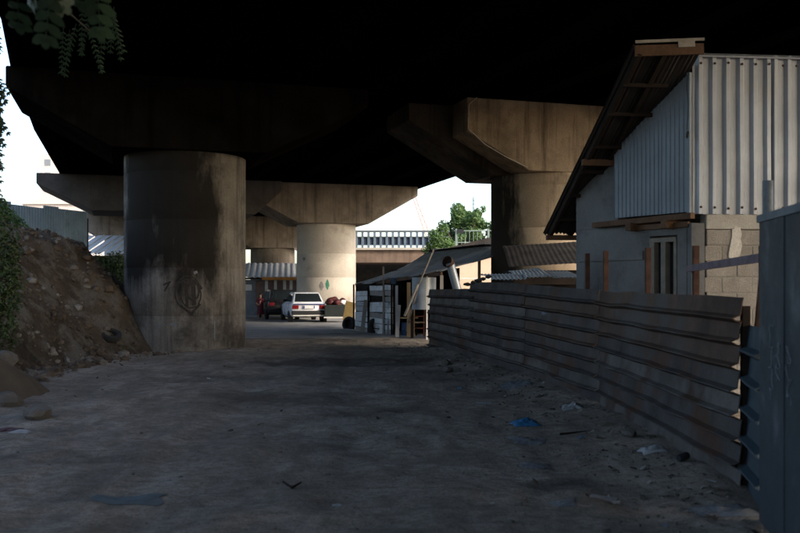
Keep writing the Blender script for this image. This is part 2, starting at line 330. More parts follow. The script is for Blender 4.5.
    def rock(s, c, r, seed, sq=(1, 1, .7), lvl=2):
        bm = bmesh.new(); bmesh.ops.create_icosphere(bm, subdivisions=lvl, radius=1)
        rot = Matrix.Rotation(seed * 1.7, 3, 'Z')
        vs = []
        for q in bm.verts:
            p = q.co.copy(); d = 1 + .38 * noise.noise(p * 1.1 + Vector((seed * 7.3, 0, 0))) + .16 * noise.noise(p * 2.7 + Vector((0, seed * 3.1, 0)))
            p = Vector((p.x * sq[0], p.y * sq[1], p.z * sq[2])) * d * r
            vs.append(Vector(c) + rot @ p)
        fs = [tuple(x.index for x in f.verts) for f in bm.faces]; bm.free(); return s.add(vs, fs)
    def build(s, name, m, parent=None, smooth=None, bevel=0, recalc=True):
        o0 = parent_loc(parent); me = bpy.data.meshes.new(name)
        me.from_pydata([tuple(p - o0) for p in s.v], [], s.f)
        if recalc:
            bm = bmesh.new(); bm.from_mesh(me); bmesh.ops.recalc_face_normals(bm, faces=bm.faces); bm.to_mesh(me); bm.free()
        me.materials.append(MATS[m])
        if smooth is not None:
            me.shade_smooth(); me.set_sharp_from_angle(angle=R(smooth))
        ob = bpy.data.objects.new(name, me); col.objects.link(ob)
        if parent: ob.parent = parent
        if bevel:
            b = ob.modifiers.new('bevel', 'BEVEL'); b.width = bevel; b.segments = 2; b.limit_method = 'ANGLE'; b.angle_limit = R(40)
        return ob
WLOC = {}
def parent_loc(p):
    t = Vector((0, 0, 0))
    while p is not None: t = t + p.location; p = p.parent
    return t
def tag(o, label, cat, group=None):
    o['label'] = label; o['category'] = cat
    if group: o['group'] = group
    return o
def thing(name, loc, label, cat, group=None):
    o = bpy.data.objects.new(name, None); col.objects.link(o); o.location = loc; o.empty_display_size = .2
    return tag(o, label, cat, group)
def single(name, mb, m, loc, label, cat, group=None, smooth=None, bevel=0):
    """one-mesh thing whose origin sits at loc"""
    loc = Vector(loc); mb.v = [p - loc for p in mb.v]; o = mb.build(name, m, None, smooth, bevel); o.location = loc
    return tag(o, label, cat, group)
def smoothstep(a, b, x):
    t = max(0, min(1, (x - a) / (b - a))); return t * t * (3 - 2 * t)

# ------------------------------------------------------------------ ground
def gz(x, y):
    f = 1 - smoothstep(34, 60, y)
    n = noise.noise((x * .35, y * .25, 0)) * .045 + noise.noise((x * 1.3, y * 1.1, 3)) * .03 + noise.noise((x * 3.0, y * 3.0, 7)) * .024 + noise.noise((x * 5.2, y * 5.2, 17)) * .012 + abs(noise.noise((x * 1.8, y * .7, 11))) * .035
    # wheel tracks leading to the yard
    cx = -1.2 - .06 * (y - 8)
    for k in (-.8, .8): n -= .028 * math.exp(-((x - cx - k) / .28) ** 2) * (1 - smoothstep(22, 36, y))
    # soil banked against the sheet fence
    fx = fence_x(y); n += .10 * math.exp(-((x - fx + .1) / .5) ** 2) * (1 - smoothstep(22, 26, y)) * smoothstep(5, 8, y)
    return n * (.35 + .65 * f)
FPTS = [(2.45, 5.0), (2.67, 7.07), (2.68, 12.07), (2.22, 15.97), (1.54, 19.8), (.825, 24.75), (.4, 28)]
def fence_x(y):
    if y <= FPTS[0][1]: return FPTS[0][0]
    for (a, b), (c, d) in zip(FPTS, FPTS[1:]):
        if y <= d: return a + (c - a) * (y - b) / (d - b)
    return FPTS[-1][0]
def axis(lo, f0, f1, hi, st):
    a = []; x = f0; s_ = st
    while x > lo: a.append(x); x -= s_; s_ *= 1.25
    a.append(lo); a = a[::-1]; x = f0 + st
    while x < f1: a.append(x); x += st
    s_ = st
    while x < hi: a.append(x); x += s_; s_ *= 1.22
    a.append(hi); return a
xs = axis(-900, -9.5, 4.5, 900, .075); ys = axis(-300, 4.8, 28, 2200, .085)
g = MB(); nx = len(xs)
g.v = [Vector((x, y, gz(x, y))) for y in ys for x in xs]
g.f = [(j * nx + i, j * nx + i + 1, (j + 1) * nx + i + 1, (j + 1) * nx + i) for j in range(len(ys) - 1) for i in range(nx - 1)]
o = g.build('ground', 'dirt', None, 180, recalc=False); o['kind'] = 'structure'

# worn pale paving of the yard beyond the dirt track
g = MB(); n_ = 40
def ye(x): return 28.6 + .9 * noise.noise((x * .35, 2, 0)) + .35 * noise.noise((x * 1.4, 5, 0)) + .06 * (x + 4) ** 2 * (x < -4)
for i in range(n_ + 1):
    x = -12 + 14 * i / n_
    for k in range(13): y = ye(x) + (66 - ye(x)) * (k / 12) ** 1.5; g.v.append(Vector((x, y, gz(x, y) * .5 + .035 - (.03 if k == 0 else 0))))
for i in range(n_):
    for k in range(12): a = i * 13 + k; g.f.append((a, a + 13, a + 14, a + 1))
mat('paving', (.27, .265, .255), (.19, .187, .182), .8, .85, 0, .3, 25, c3=(.10, .095, .09), s3=(.6, .55, .7))
o = g.build('yard_paving', 'paving', None, 180, recalc=False); o['kind'] = 'structure'

# embankment of tipped earth at the left
TOE = [(-8.5, -12), (-7.2, 4), (-6.9, 13), (-7.2, 18), (-7.0, 21), (-6.15, 22.6), (-6.0, 24.2), (-7.0, 27), (-9.0, 32), (-12.0, 38.5), (-15, 43), (-24, 47), (-45, 49), (-90, 50)]
def toe_dist(x, y):
    best = 1e9; sgn = 1
    for (ax, ay), (bx, by) in zip(TOE, TOE[1:]):
        dx, dy = bx - ax, by - ay; t = max(0, min(1, ((x - ax) * dx + (y - ay) * dy) / (dx * dx + dy * dy)))
        qx, qy = x - ax - t * dx, y - ay - t * dy; d = math.hypot(qx, qy)
        if d < best: best = d; sgn = 1 if dx * (y - ay) - dy * (x - ax) > 0 else -1
    return best * sgn
def mz(x, y):
    d = toe_dist(x, y) + .35 * noise.noise((x * .6, y * .6, 1)) + .14 * noise.noise((x * 1.9, y * 1.9, 5))
    h = 1.12 * max(0, d) if d < 2.4 else 2.69 + (d - 2.4) * .55 * math.exp(-(d - 2.4) / 2.4) + .02 * (d - 2.4)
    h *= smoothstep(-.2, 1.1, d)
    low = smoothstep(20, 9, y); h *= 1 - .35 * low
    h += (.18 * noise.noise((x * 1.1, y * 1.1, 9)) + .17 * noise.noise((x * 3.1, y * 3.1, 2)) + .09 * abs(noise.noise((x * 6, y * 6, 4))) + .06 * noise.noise((x * 4, y * 1.2, 14))) * smoothstep(0, 1, d)
    return h - .12 + .12 * smoothstep(0, .3, d)
mxs = axis(-90, -13, -5.2, -5.0, .12); mys = axis(-12, 12, 29, 50, .13)
g = MB(); nx = len(mxs)
g.v = [Vector((x, y, mz(x, y))) for y in mys for x in mxs]
g.f = [(j * nx + i, j * nx + i + 1, (j + 1) * nx + i + 1, (j + 1) * nx + i) for j in range(len(mys) - 1) for i in range(nx - 1)]
g.f = [f for f in g.f if max(g.v[i].z for i in f) > -.1]
o = g.build('earth_bank', 'soil_brown', None, 180, recalc=False); o['kind'] = 'structure'

# small heap of sand near the left edge
def hz(x, y):
    r = math.hypot((x + 6.55) / 1.15, (y - 13.2) / 1.9) + .12 * noise.noise((x * 1.3, y * 1.3, 6)); t = max(0, 1 - r)
    return 1.15 * t ** .9 + .06 * noise.noise((x * 2.2, y * 2.2, 8)) * min(1, 4 * t) + .05 * noise.noise((x * 5, y * 5, 2)) - .06
g = MB(); n_ = 46
g.v = [Vector((-8.2 + 3.7 * i / n_, 10.8 + 4.8 * j / n_, hz(-8.2 + 3.7 * i / n_, 10.8 + 4.8 * j / n_))) for j in range(n_ + 1) for i in range(n_ + 1)]
g.f = [(j * (n_ + 1) + i, j * (n_ + 1) + i + 1, (j + 1) * (n_ + 1) + i + 1, (j + 1) * (n_ + 1) + i) for j in range(n_) for i in range(n_)]
o = g.build('sand_heap', 'sand', None, 180, recalc=False); o['kind'] = 'structure'

# ------------------------------------------------------------------ viaduct
AX = Vector((-.292, .956, 0)); CX = Vector((.956, .292, 0)); UP = Vector((0, 0, 1))
ZT = 7.0; RC = 1.62
def column_mesh(c, top, r=RC, base=-.4):
    prof = [(r, base)]; z = .9
    while z < top - .3:
        prof += [(r, z - .008), (r - .006, z), (r, z + .008)]; z += 1.25
    prof.append((r, top)); return MB().lathe((c[0], c[1], 0), prof, 64)
def cap_poly(hw, zb, zend, ws, hl=None):
    hl = hl or hw
    return [(-hl, ZT), (-hl, zend), (-ws, zb), (ws, zb), (hw, zend), (hw, ZT)]
def pier(cx, cy, zb, label, cmat='concrete', kmat='concrete', hw=4.7, hl=None, front=None, r=RC, wsx=.3):
    t = thing('bridge_pier', (cx, cy, 0), label, 'pier', 'piers carrying the viaduct')
    column_mesh((cx, cy), zb, r).build('column', cmat, t, 40)
    d0 = -.55 if front else -1.75
    MB().prism(cap_poly(hw, zb, 6.5, r + wsx, hl), (cx, cy, 0), CX, UP, AX, d0, 1.75).build('cap_beam', kmat, t, bevel=.04)
    if front:
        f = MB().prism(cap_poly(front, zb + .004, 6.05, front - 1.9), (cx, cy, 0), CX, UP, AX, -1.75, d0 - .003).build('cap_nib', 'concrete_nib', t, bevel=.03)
    return t
p1 = pier(-5.87, 24.65, 5.15, 'thick round soot-blackened pier with graffiti beside the earth bank', 'concrete_sooty_lit_edges', 'concrete_black', hl=4.35)
p2 = pier(4.58, 28.0, 5.0, 'round pier behind the shack roof with broad warm-lit cap beam', 'concrete_brown_shaded', 'concrete_wing', hw=4.7, front=3.35, r=1.74)
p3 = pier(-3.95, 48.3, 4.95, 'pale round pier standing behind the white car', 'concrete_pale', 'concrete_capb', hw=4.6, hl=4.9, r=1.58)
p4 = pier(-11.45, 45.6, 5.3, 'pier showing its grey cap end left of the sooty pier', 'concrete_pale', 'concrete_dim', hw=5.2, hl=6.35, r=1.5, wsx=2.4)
p5 = pier(-9.9, 70.0, 4.6, 'most distant pier, seen above the striped shack roof', 'concrete_capb', 'concrete_capb', hw=4.6, r=1.7)
p6 = pier(-20.6, 67.0, 5.2, 'small distant pier above the white sheet roof', 'concrete_pale', 'concrete', hw=3.6, r=1.35)
# pale line along the edge of the near right cap beam
def cap_pt(c, s, z, d): return Vector((c[0], c[1], 0)) + CX * s + AX * d + UP * z
lm = MB(); c_ = (4.58, 28.0); f_ = 3.35
rp = [(-f_ + .3, 6.98), (-f_ + .05, 6.75), (-f_ + .03, 6.08), (-f_ + .55, 5.66), (-f_ + 1.2, 5.33), (-f_ + 1.85, 5.06)]
for (a, b), (c, d) in zip(rp, rp[1:]):
    k = 7
    for i in range(k):
        t0 = i / k; t1 = (i + 1) / k; w = .035 + .03 * random.random()
        lm.beam(cap_pt(c_, a + (c - a) * t0, b + (d - b) * t0 + .03, -1.752), cap_pt(c_, a + (c - a) * t1, b + (d - b) * t1 + .03, -1.752), .008, w, AX)
lm.build('pale_line', 'edge_pale', p2)

LE = [(24, -62), (14, -45), (6, -30), (1.0, -15), (-2.6, 0), (-5.2, 9), (-8.0, 18.0), (-9.5, 21.9), (-12.5, 30.7), (-16.0, 42.2), (-19.4, 54), (-24.0, 70), (-29.5, 90)]  # first stations, out of view, are routed to cut sky light
LE = [Vector((a, b, 0)) for a, b in LE]
def offs(w):
    r_ = []
    for i, p in enumerate(LE):
        d = (LE[min(i + 1, len(LE) - 1)] - LE[max(i - 1, 0)]).normalized(); r_.append(p + Vector((d.y, -d.x, 0)) * w)
    return r_
dk = thing('viaduct_deck', (-.3, 0, ZT), 'dark concrete road deck of the viaduct spanning overhead', 'bridge deck')
def strip(w0, w1, z0, z1):
    A = offs(w0); B = offs(w1); g = MB(); n = len(A)
    for i in range(n): g.v += [A[i] + UP * z0, B[i] + UP * z0, B[i] + UP * z1, A[i] + UP * z1]
    for i in range(n - 1):
        for k in range(4): g.f.append((i * 4 + k, i * 4 + (k + 1) % 4, i * 4 + 4 + (k + 1) % 4, i * 4 + 4 + k))
    g.f += [(3, 2, 1, 0), tuple((n - 1) * 4 + k for k in range(4))]
    return g
W = 18.3
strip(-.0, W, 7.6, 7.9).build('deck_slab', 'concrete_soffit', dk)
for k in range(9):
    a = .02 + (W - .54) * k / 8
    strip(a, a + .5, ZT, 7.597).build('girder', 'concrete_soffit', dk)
strip(.0, .3, 7.903, 8.9).build('parapet', 'concrete', dk); strip(W - .3, W, 7.903, 8.9).build('parapet', 'concrete', dk)

# graffiti sprayed on the sooty pier
def on_col(px, py, c=(-5.87, 24.65), r=RC + .004):
    kx = (px - 400) / F; a = 1 + kx * kx; b = -2 * (c[0] * kx + c[1]); cc = c[0] ** 2 + c[1] ** 2 - r * r
    q = b * b - 4 * a * cc; Y = (-b - math.sqrt(max(0, q))) / (2 * a); return at(px, py, Y)
def stroke(g, pts, w):
    P = [on_col(*p) for p in pts]
    for a, b in zip(P, P[1:]):
        nrm = Vector(((a.x + b.x) / 2 + 5.87, (a.y + b.y) / 2 - 24.65, 0)).normalized(); g.beam(a, b + (b - a) * .15, w, .006, nrm)
gr = MB()
el = lambda cx, cy, rx, ry, a0, a1, n=16: [(cx + rx * math.cos(R(a0 + (a1 - a0) * i / n)), cy + ry * math.sin(R(a0 + (a1 - a0) * i / n))) for i in range(n + 1)]
stroke(gr, el(188, 293, 13, 17, 110, 330), .03); stroke(gr, el(191, 295, 10, 13, 60, 400), .035); stroke(gr, el(193, 291, 6, 9, 0, 360), .05);
stroke(gr, [(180, 305), (191, 314), (199, 305)], .06); stroke(gr, [(176, 284), (186, 280), (196, 281), (201, 288)], .07)
stroke(gr, [(186, 281), (187, 303)], .08); stroke(gr, [(193, 280), (194, 302)], .11); stroke(gr, [(163, 285), (170, 282), (165, 290)], .04)
gr.build('graffiti', 'spray_black', p1)
for pts_, w_ in (([(214.5, 321), (214.5, 337)], .035), ([(170, 324), (176, 325)], .06), ([(157, 325), (161, 325)], .05), ([(194, 273), (197, 272)], .07)):
    gr = MB(); stroke(gr, pts_, w_); gr.build('chalk_mark', 'chalk', p1)

# painted marks on the pale pier
def on_p3(px, py): return on_col(px, py, (-3.95, 48.3), 1.584)
def blot(px, py, rx, ry, nm, m_):
    g = MB(); ring = [on_p3(px + rx * math.cos(R(a)) * (1 + .2 * math.sin(a * .11)), py + ry * math.sin(R(a)) * (1 + .2 * math.cos(a * .07))) for a in range(0, 360, 24)]
    c0 = on_p3(px, py); c0.y -= .004; out = Vector((0, -.006, 0)); g.v = [p + out for p in ring] + [c0 + out]; k = len(ring); g.f = [(i, (i + 1) % k, k) for i in range(k)]; g.build(nm, m_, p3)
mat('mark_green', (.03, .14, .09), (.05, .2, .13), 9, .8, 0, 0); mat('mark_grey', (.16, .15, .15), (.27, .25, .23), 7, .9, 0, 0)
blot(327.5, 284.5, 1.8, 4.6, 'green_mark', 'mark_green'); blot(321.5, 286, 2.2, 4.0, 'smudge', 'mark_grey'); blot(304, 259, 1.6, 1.8, 'smudge', 'mark_grey')

# ------------------------------------------------------------------ corrugated fence on the right
fence = thing('sheet_fence', (2.67, 7.07, 0), 'long rusty ribbed sheet metal fence along the dirt track', 'fence')
def slat_run(root, P0, P1, zt0, zt1, rows, mats, zb=0.02, jag=.0):
    P0 = Vector((*P0, 0)); P1 = Vector((*P1, 0)); d = (P1 - P0).normalized(); nrm = Vector((d.y, -d.x, 0))
    if nrm.x > 0: nrm = -nrm
    L = (P1 - P0).length; ns = max(4, int(L / .16))
    for r_ in range(rows):
        g = MB(); sh = random.uniform(-jag, jag); rings = []
        for i in range(ns + 1):
            t = i / ns; p = P0 + d * (L * t + (sh if i == 0 else 0))
            zt = zt0 + (zt1 - zt0) * t; hb = (zt - zb) / rows
            z1 = zt - hb * r_; z0 = z1 - hb
            w = .022 * noise.noise((p.x * 1.6 + r_ * 3.3, p.y * 1.6, r_)) + .045 * noise.noise((p.x * .5, p.y * .5, 4)); dz = .014 * noise.noise((p.y * 1.2, r_ * 2.0, 8))
            prof = [(-.006, z1 + .012), (.002, z1 - hb * .10), (.018, z0 + hb * .34), (.078, z0 + hb * .24), (.084, z0 + hb * .19), (.012, z0 + .002), (.004, z0 + .004), (.068, z0 + hb * .20), (.010, z0 + hb * .32), (-.006, z1 - hb * .10), (-.014, z1 + .012)]
            rings.append([p + nrm * (a + w) + UP * (b + dz) for a, b in prof])
        k = len(rings[0])
        for q in rings: g.v += q
        for i in range(ns):
            for j in range(k): g.f.append((i * k + j, i * k + (j + 1) % k, (i + 1) * k + (j + 1) % k, (i + 1) * k + j))
        g.f += [tuple(range(k)), tuple(range(ns * k + k - 1, ns * k - 1, -1))]
        g.build('slat', mats[r_ % len(mats)], root, 35)
slat_run(fence, (2.67, 7.07), (2.68, 12.02), 1.56, 1.585, 8, ['rust_sheet', 'rust_sheet', 'rust_sheet', 'rust_mid', 'grey_sheet', 'rust_mid', 'rust_mid', 'grey_sheet'], jag=.03)
slat_run(fence, (2.68, 12.06), (2.22, 15.93), 1.60, 1.68, 8, ['rust_mid', 'rust_sheet', 'rust_mid', 'rust_sheet', 'rust_mid', 'rust_mid', 'grey_sheet', 'rust_mid'], jag=.01)
slat_run(fence, (2.22, 15.97), (1.56, 19.75), 1.70, 1.76, 8, ['rust_mid', 'rust_mid', 'grey_sheet', 'rust_mid'], jag=.01)
for p in [(2.735, 7.13), (2.82, 9.6), (2.76, 12.04), (2.32, 15.95), (1.70, 19.7)]:
    MB().beam((p[0], p[1], -.2), (p[0], p[1], 1.5), .06, .06).build('post', 'wood_dark', fence)
pt_ = MB().box((2.395, 14.65, 1.16), (.014, .62, .34), (Vector((.99, .11, 0)), Vector((-.11, .99, 0)), UP)); pt_.build('patch', 'steel_grey', fence)
fence2 = thing('sheet_fence', (1.5, 19.9, 0), 'lower end length of ribbed sheet fence next to the workshop opening', 'fence')
slat_run(fence2, (1.62, 19.5), (.83, 24.75), 1.60, 1.57, 7, ['rust_mid', 'grey_sheet', 'rust_mid'], jag=.01)
for p in [(1.75, 20.1), (1.02, 24.6)]: MB().beam((p[0], p[1], -.2), (p[0], p[1], 1.62), .07, .07).build('post', 'wood_dark', fence2)
bp_ = thing('ribbed_panel', (2.75, 6.75, 0), 'narrow dark blue ribbed sheet between rusty fence and blue gate', 'fence panel')
slat_run(bp_, (2.57, 6.33), (2.80, 7.35), 1.34, 1.34, 6, ['blue_ribbed'], zb=-.05)
MB().beam((2.86, 6.95, -.2), (2.86, 6.95, 1.25), .05, .05).build('post', 'wood_dark', bp_)

# blue steel gate
gate = thing('steel_gate', (2.5, 6.2, 0), 'dark blue steel sheet gate with chalk scribbles at the right edge', 'gate')
gd = Vector((-.19, -1, 0)).normalized(); gn = Vector((-gd.y, gd.x, 0)); gn = gn if gn.x < 0 else -gn
g0 = Vector((2.515, 6.22, 0))
def gpt(s, z, n=0): return g0 + gd * s + UP * z + gn * n
gtop = lambda s: 2.12 - .015 * s
for s0, s1 in ((.0, .75), (.76, 1.5), (1.51, 2.3)):
    m_ = MB(); nn = 6; zz = 10
    for i in range(nn + 1):
        for j in range(zz + 1):
            s_ = s0 + (s1 - s0) * i / nn; z = .04 + (gtop(s_) - .06) * j / zz
            b_ = .012 * noise.noise((s_ * 2, z * 1.3, 3)) * (1 if 0 < i < nn else 0)
            m_.v.append(gpt(s_, z, .03 + b_))
    for i in range(nn):
        for j in range(zz): a = i * (zz + 1) + j; m_.f.append((a, a + 1, a + zz + 2, a + zz + 1))
    k = len(m_.v); m_.v += [p - gn * .006 for p in m_.v]; m_.f += [tuple(q + k for q in reversed(f)) for f in m_.f]
    m_.build('panel', 'blue_gate', gate, 40)
    MB().beam(gpt(s1 + .005, .02, .034), gpt(s1 + .005, gtop(s1) - .03, .034), .012, .018, gd).build('weld_seam', 'blue_gate', gate)
MB().beam(gpt(-.02, gtop(0), .02), gpt(2.3, gtop(2.3), .02), .05, .05).build('top_rail', 'steel_grey', gate)
MB().beam(gpt(0, .06, .0), gpt(2.3, .06, .0), .05, .05).build('bottom_rail', 'steel_grey', gate)
for s_, (za, zb_) in ((.40, (.92, 1.42)), (.58, (1.05, 1.3)), (.88, (.95, 1.3))):
    q = MB(); pts = []
    for i in range(40):
        t = i / 39; pts.append(gpt(s_ + .05 * math.sin(t * 17 + s_ * 9) + .03 * math.sin(t * 41), za + (zb_ - za) * t + .03 * math.sin(t * 23), .036))
    q.path(pts, [.0025] * 40, 4); q.build('chalk_scribble', 'chalk', gate)
gp = MB().tube((2.60, 6.36, -.3), (2.60, 6.36, 2.40), .036, n=16); single('gate_post', gp, 'steel_grey', (2.60, 6.36, 0), 'bare steel tube post rising above the blue gate', 'post', smooth=40)

# rusty posts, rail and brace behind the fence
for (x, y, h), lb in zip([(3.22, 9.8, 2.10), (3.03, 11.0, 2.13), (2.80, 12.25, 2.14), (2.79, 13.4, 2.15)],
        ['rusty post nearest the camera in front of the block wall', 'rusty post beside the shack door', 'rusty post in front of grey plaster wall, second from the far end', 'farthest rusty post in front of grey plaster wall']):
    single('rusty_post', MB().box((x, y, h / 2 - .15), (.065, .065, h + .3)), 'rust_steel', (x, y, 0), lb, 'post', 'rusty posts behind the sheet fence', bevel=.004)
rl = thing('pipe_rail', (2.84, 7.05, 0), 'dull purple brown rail crossing in front of the block wall', 'rail')
MB().beam((3.16, 9.9, 1.85), (2.83, 7.0, 1.88), .035, .07).build('bar', 'purple_steel', rl)
MB().box((2.83, 7.0, 1.84), (.06, .06, .26)).build('bracket', 'rust_steel', rl)
single('brace', MB().beam((2.86, 7.08, 1.8), (2.98, 7.8, .0), .05, .05), 'rust_steel', (2.98, 7.8, 0), 'rusty diagonal brace leaning beside the blue gate', 'brace')

# ------------------------------------------------------------------ two storey shack
SU = Vector((.995, .1, 0)).normalized(); SV = Vector((-.1, .995, 0)).normalized(); K0 = Vector((3.89, 12.0, 0))
SW = Vector((-.542, .84, 0)).normalized(); NW = Vector((-SW.y, SW.x, 0)); NW = NW if NW.x < 0 else -NW      # splayed side wall
def sp(u, v, z): return K0 + SU * u + SV * v + UP * z
def sw(w, out, z): return K0 + SW * w + NW * out + UP * z
def rz(p): return 4.50 - .72 * ((p.x - 3.87) * -.1 + (p.y - 12) * .995)
roofz = lambda v: 4.50 - .72 * v
shack = thing('shack', K0, 'two storey shack clad in corrugated metal over a block wall', 'shack')
FR = -.02; ZS = 2.63
for i, (a, b) in enumerate(((0, 1.07), (1.05, 2.12), (2.10, 3.17), (3.15, 4.0))):
    tl = [random.uniform(-.03, .03) for _ in range(2)]
    s_ = MB().corr(sp(a, FR - .004 * (i % 2), ZS - .01), SU, UP, -SV, b - a, 2.1, .19, .05, 'trap', wob=.025, nv=7, top=lambda x, i=i: 2.10 + .01 * i + .012 * math.sin(x * 3 + i)); s_.build('front_sheet', 'galvanised', shack, 25)
sc = MB()
for z in (ZS + .07, 4.62):
    for k in range(20): sc.lathe(sp(.095 + .19 * k, FR - .056, z + random.uniform(-.012, .012)), [(.017, 0), (.017, .006), (.008, .010), (0.0, .012)], 8, -SV)
o = sc.build('screws', 'rust_steel', shack); o['kind'] = 'stuff'
MB().prism([(-.07, -.01), (.06, .05), (.06, .04), (-.06, -.03)], sp(-.02, -.03, 4.73), SV, UP, SU, 0, 4.0).build('edge_flashing', 'galvanised', shack)
CW = 1.33
for a, b in ((0.02, .47), (.455, .91), (.895, CW)):
    s_ = MB().corr(sw(a, .06, ZS + .02), SW, UP, NW, b - a, 1, .075, .012, 'rib', wob=.014, nv=5, top=lambda x, a=a: rz(sw(a + x, .06, 0)) - .05 - ZS); s_.build('side_sheet', 'blue_cladding', shack, 25)
MB().box(sw(.0, .05, 3.55), (.05, .05, 1.9), (SW, NW, UP)).build('corner_trim', 'blue_cladding', shack)
g = MB(); P4_ = [sp(.05, .05, 0), sw(CW, -.05, 0), sp(3.9, 1.4, 0), sp(3.9, .05, 0)]
g.add([p + UP * (ZS + .03) for p in P4_] + [p + UP * (rz(p) - .10) for p in P4_], [(0, 1, 2, 3), (4, 5, 6, 7), (0, 1, 5, 4), (1, 2, 6, 5), (2, 3, 7, 6), (3, 0, 4, 7)]); g.build('upper_core', 'interior_dark', shack)
# lower side wall of plaster with a narrow glazed door
D0, D1, DT = .26, .74, 2.36; WE = 2.2
for a, b, z0, z1 in ((.10, D0, -.2, 2.52), (D1, WE, -.2, 2.52), (D0, D1, DT, 2.52)):
    MB().box(sw((a + b) / 2, -.12, (z0 + z1) / 2), (b - a - .002, .2, z1 - z0), (SW, NW, UP)).build('side_wall', 'plaster_blue', shack)
g = MB(); q0, q1 = sw(CW + .01, -.02, 0), sw(WE, -.02, 0); q2, q3 = sw(WE, -.2, 0), sw(CW + .01, -.2, 0)
g.add([p + UP * 2.523 for p in (q0, q1, q2, q3)] + [p + UP * max(2.53, rz(p) - .03) for p in (q0, q1, q2, q3)], [(0, 1, 2, 3), (4, 5, 6, 7), (0, 1, 5, 4), (1, 2, 6, 5), (2, 3, 7, 6), (3, 0, 4, 7)]); g.build('gable_wall', 'plaster_blue', shack)
MB().box(sw(1.5, -.008, 2.10), (1.3, .03, .13), (SW, NW, UP)).build('wall_band', 'plaster_blue', shack)
MB().box(sp(1.9, 2.2, 1.3), (4.2, .12, 2.6), (SU, SV, UP)).build('rear_wall', 'plaster_blue', shack)
dr = MB().box(sw((D0 + D1) / 2, -.16, 1.1), (D1 - D0 - .02, .04, 2.4), (SW, NW, UP)).build('door', 'wood_dark', shack)
for a, b in ((D0 + .006, D0 + .055), (.455, .535), (D1 - .085, D1 - .006)):
    MB().box(sw((a + b) / 2, -.06, 1.15), (b - a, .10, 2.36), (SW, NW, UP)).build('frame_post', 'door_cream', dr)
MB().box(sw((D0 + D1) / 2, -.055, 2.30), (D1 - D0 - .012, .11, .06), (SW, NW, UP)).build('frame_head', 'door_cream', dr)
for a, b in ((D0 + .058, .452), (.538, D1 - .088)):
    MB().box(sw((a + b) / 2, -.12, 1.6), (b - a, .012, 1.25), (SW, NW, UP)).build('pane', 'car_glass', dr)
MB().box(sp(.07, .07, 1.15), (.18, .22, 2.7), (SU, SV, UP)).build('corner_pillar', 'plaster_blue', shack)
MB().box(sp(2.08, .05, 2.52), (3.8, .2, .20), (SU, SV, UP)).build('lintel', 'render_pale', shack, bevel=.012)
MB().box(sp(2.1, .08, 1.1), (3.8, .222, 2.62), (SU, SV, UP)).build('wall_core', 'mortar', shack)
for r_ in range(11):
    z = 2.31 - .212 * r_
    for c_i in range(9):
        u0 = .19 + .425 * c_i - (.21 if r_ % 2 else 0); u1 = u0 + .413
        u0 = max(u0, .165); u1 = min(u1, 3.9)
        if u1 - u0 < .08: continue
        jit = random.uniform(-.005, .004)
        MB().box(sp((u0 + u1) / 2, .045 + jit, z + random.uniform(-.003, .003)), (u1 - u0, .16, .20), (SU, SV, UP)).build('block', 'block', shack, bevel=.01)
q = MB(); pl_ = []
for i in range(28):
    a = 2 * math.pi * i / 28; r_ = 1 + .45 * noise.noise((math.cos(a) * 1.4, math.sin(a) * 1.4, 5)) + .3 * noise.noise((math.cos(a) * 4, math.sin(a) * 4, 2)); pl_.append((.09 * r_ * math.cos(a) + .03 * math.sin(a), .24 * r_ * math.sin(a)))
q.prism(pl_, sp(.58, -.046, 2.20), SU, UP, -SV, -.01, .006); q.build('plaster_splash', 'splash_white', shack)
# jetty beams under the cladding
MB().beam(sw(-.06, .055, ZS - .035), sw(1.75, .055, ZS - .06), .09, .08).build('jetty_beam', 'wood_brown', shack, bevel=.006)
for w_ in (.34, .98): MB().beam(sw(w_, .16, ZS - .13), sw(w_, -.25, ZS - .13), .10, .11).build('joist', 'wood_brown', shack, bevel=.006)
MB().beam(sw(.05, .0, ZS - .14), sw(.95, .0, ZS - .14), .05, .07).build('plate_beam', 'wood_brown', shack)
# roof: plane sloping down away from the track corner, free rake on the left
rf = bpy.data.objects.new('roof', None); col.objects.link(rf); rf.parent = shack
rs = Vector(SV - UP * .72).normalized(); rn = SU.cross(rs).normalized()
N0 = Vector((3.06, 11.62, 0)); N1 = Vector((2.40, 14.62, 0)); rk = (N1 - N0)
def rp3(p, dz=0): return Vector((p.x, p.y, rz(p) + dz))
def on_rake(t, du=0): return N0 + rk * t + SU * du
nsh = 5; slope_len = 3.75
for i, (a, b, v0) in enumerate(((-.06, .42, 0), (.40, .88, 0), (.86, 1.8, .13), (1.78, 2.75, .13), (2.73, 4.2, .13))):
    g = MB(); nu, nv = 26, 8
    for lay in (0, .008):
        for ia in range(nu + 1):
            for ib in range(nv + 1):
                t = v0 + (1.02 - v0) * ib / nv + .012 * noise.noise((ia * .1 + i * 4, 0, 0)) * (ib == nv); p = on_rake(t, a + (b - a) * ia / nu)
                g.v.append(rp3(p, .05 + .016 * math.sin(ia * 1.9) + .03 * noise.noise((p.x, p.y, 2)) - lay + .004 * (i % 2)))
    m1 = (nu + 1) * (nv + 1)
    for ia in range(nu):
        for ib in range(nv): k = ia * (nv + 1) + ib; g.f += [(k, k + 1, k + nv + 2, k + nv + 1), (m1 + k, m1 + k + nv + 1, m1 + k + nv + 2, m1 + k + 1)]
    g.build('roof_sheet', 'roof_brown', rf, 40, recalc=False)
for du in (.03, .36): MB().beam(rp3(on_rake(0, du), -.03), rp3(on_rake(1, du), -.03), .05, .11, rn).build('rafter', 'wood_dark', rf)
for t in (.13, .27, .44, .58, .72, .87):
    p = on_rake(t, 0); e = on_rake(t, .62 if t < .5 else .45); MB().beam(rp3(p, -.085), rp3(e, -.085), .05, .05).build('purlin', 'wood_dark', rf)
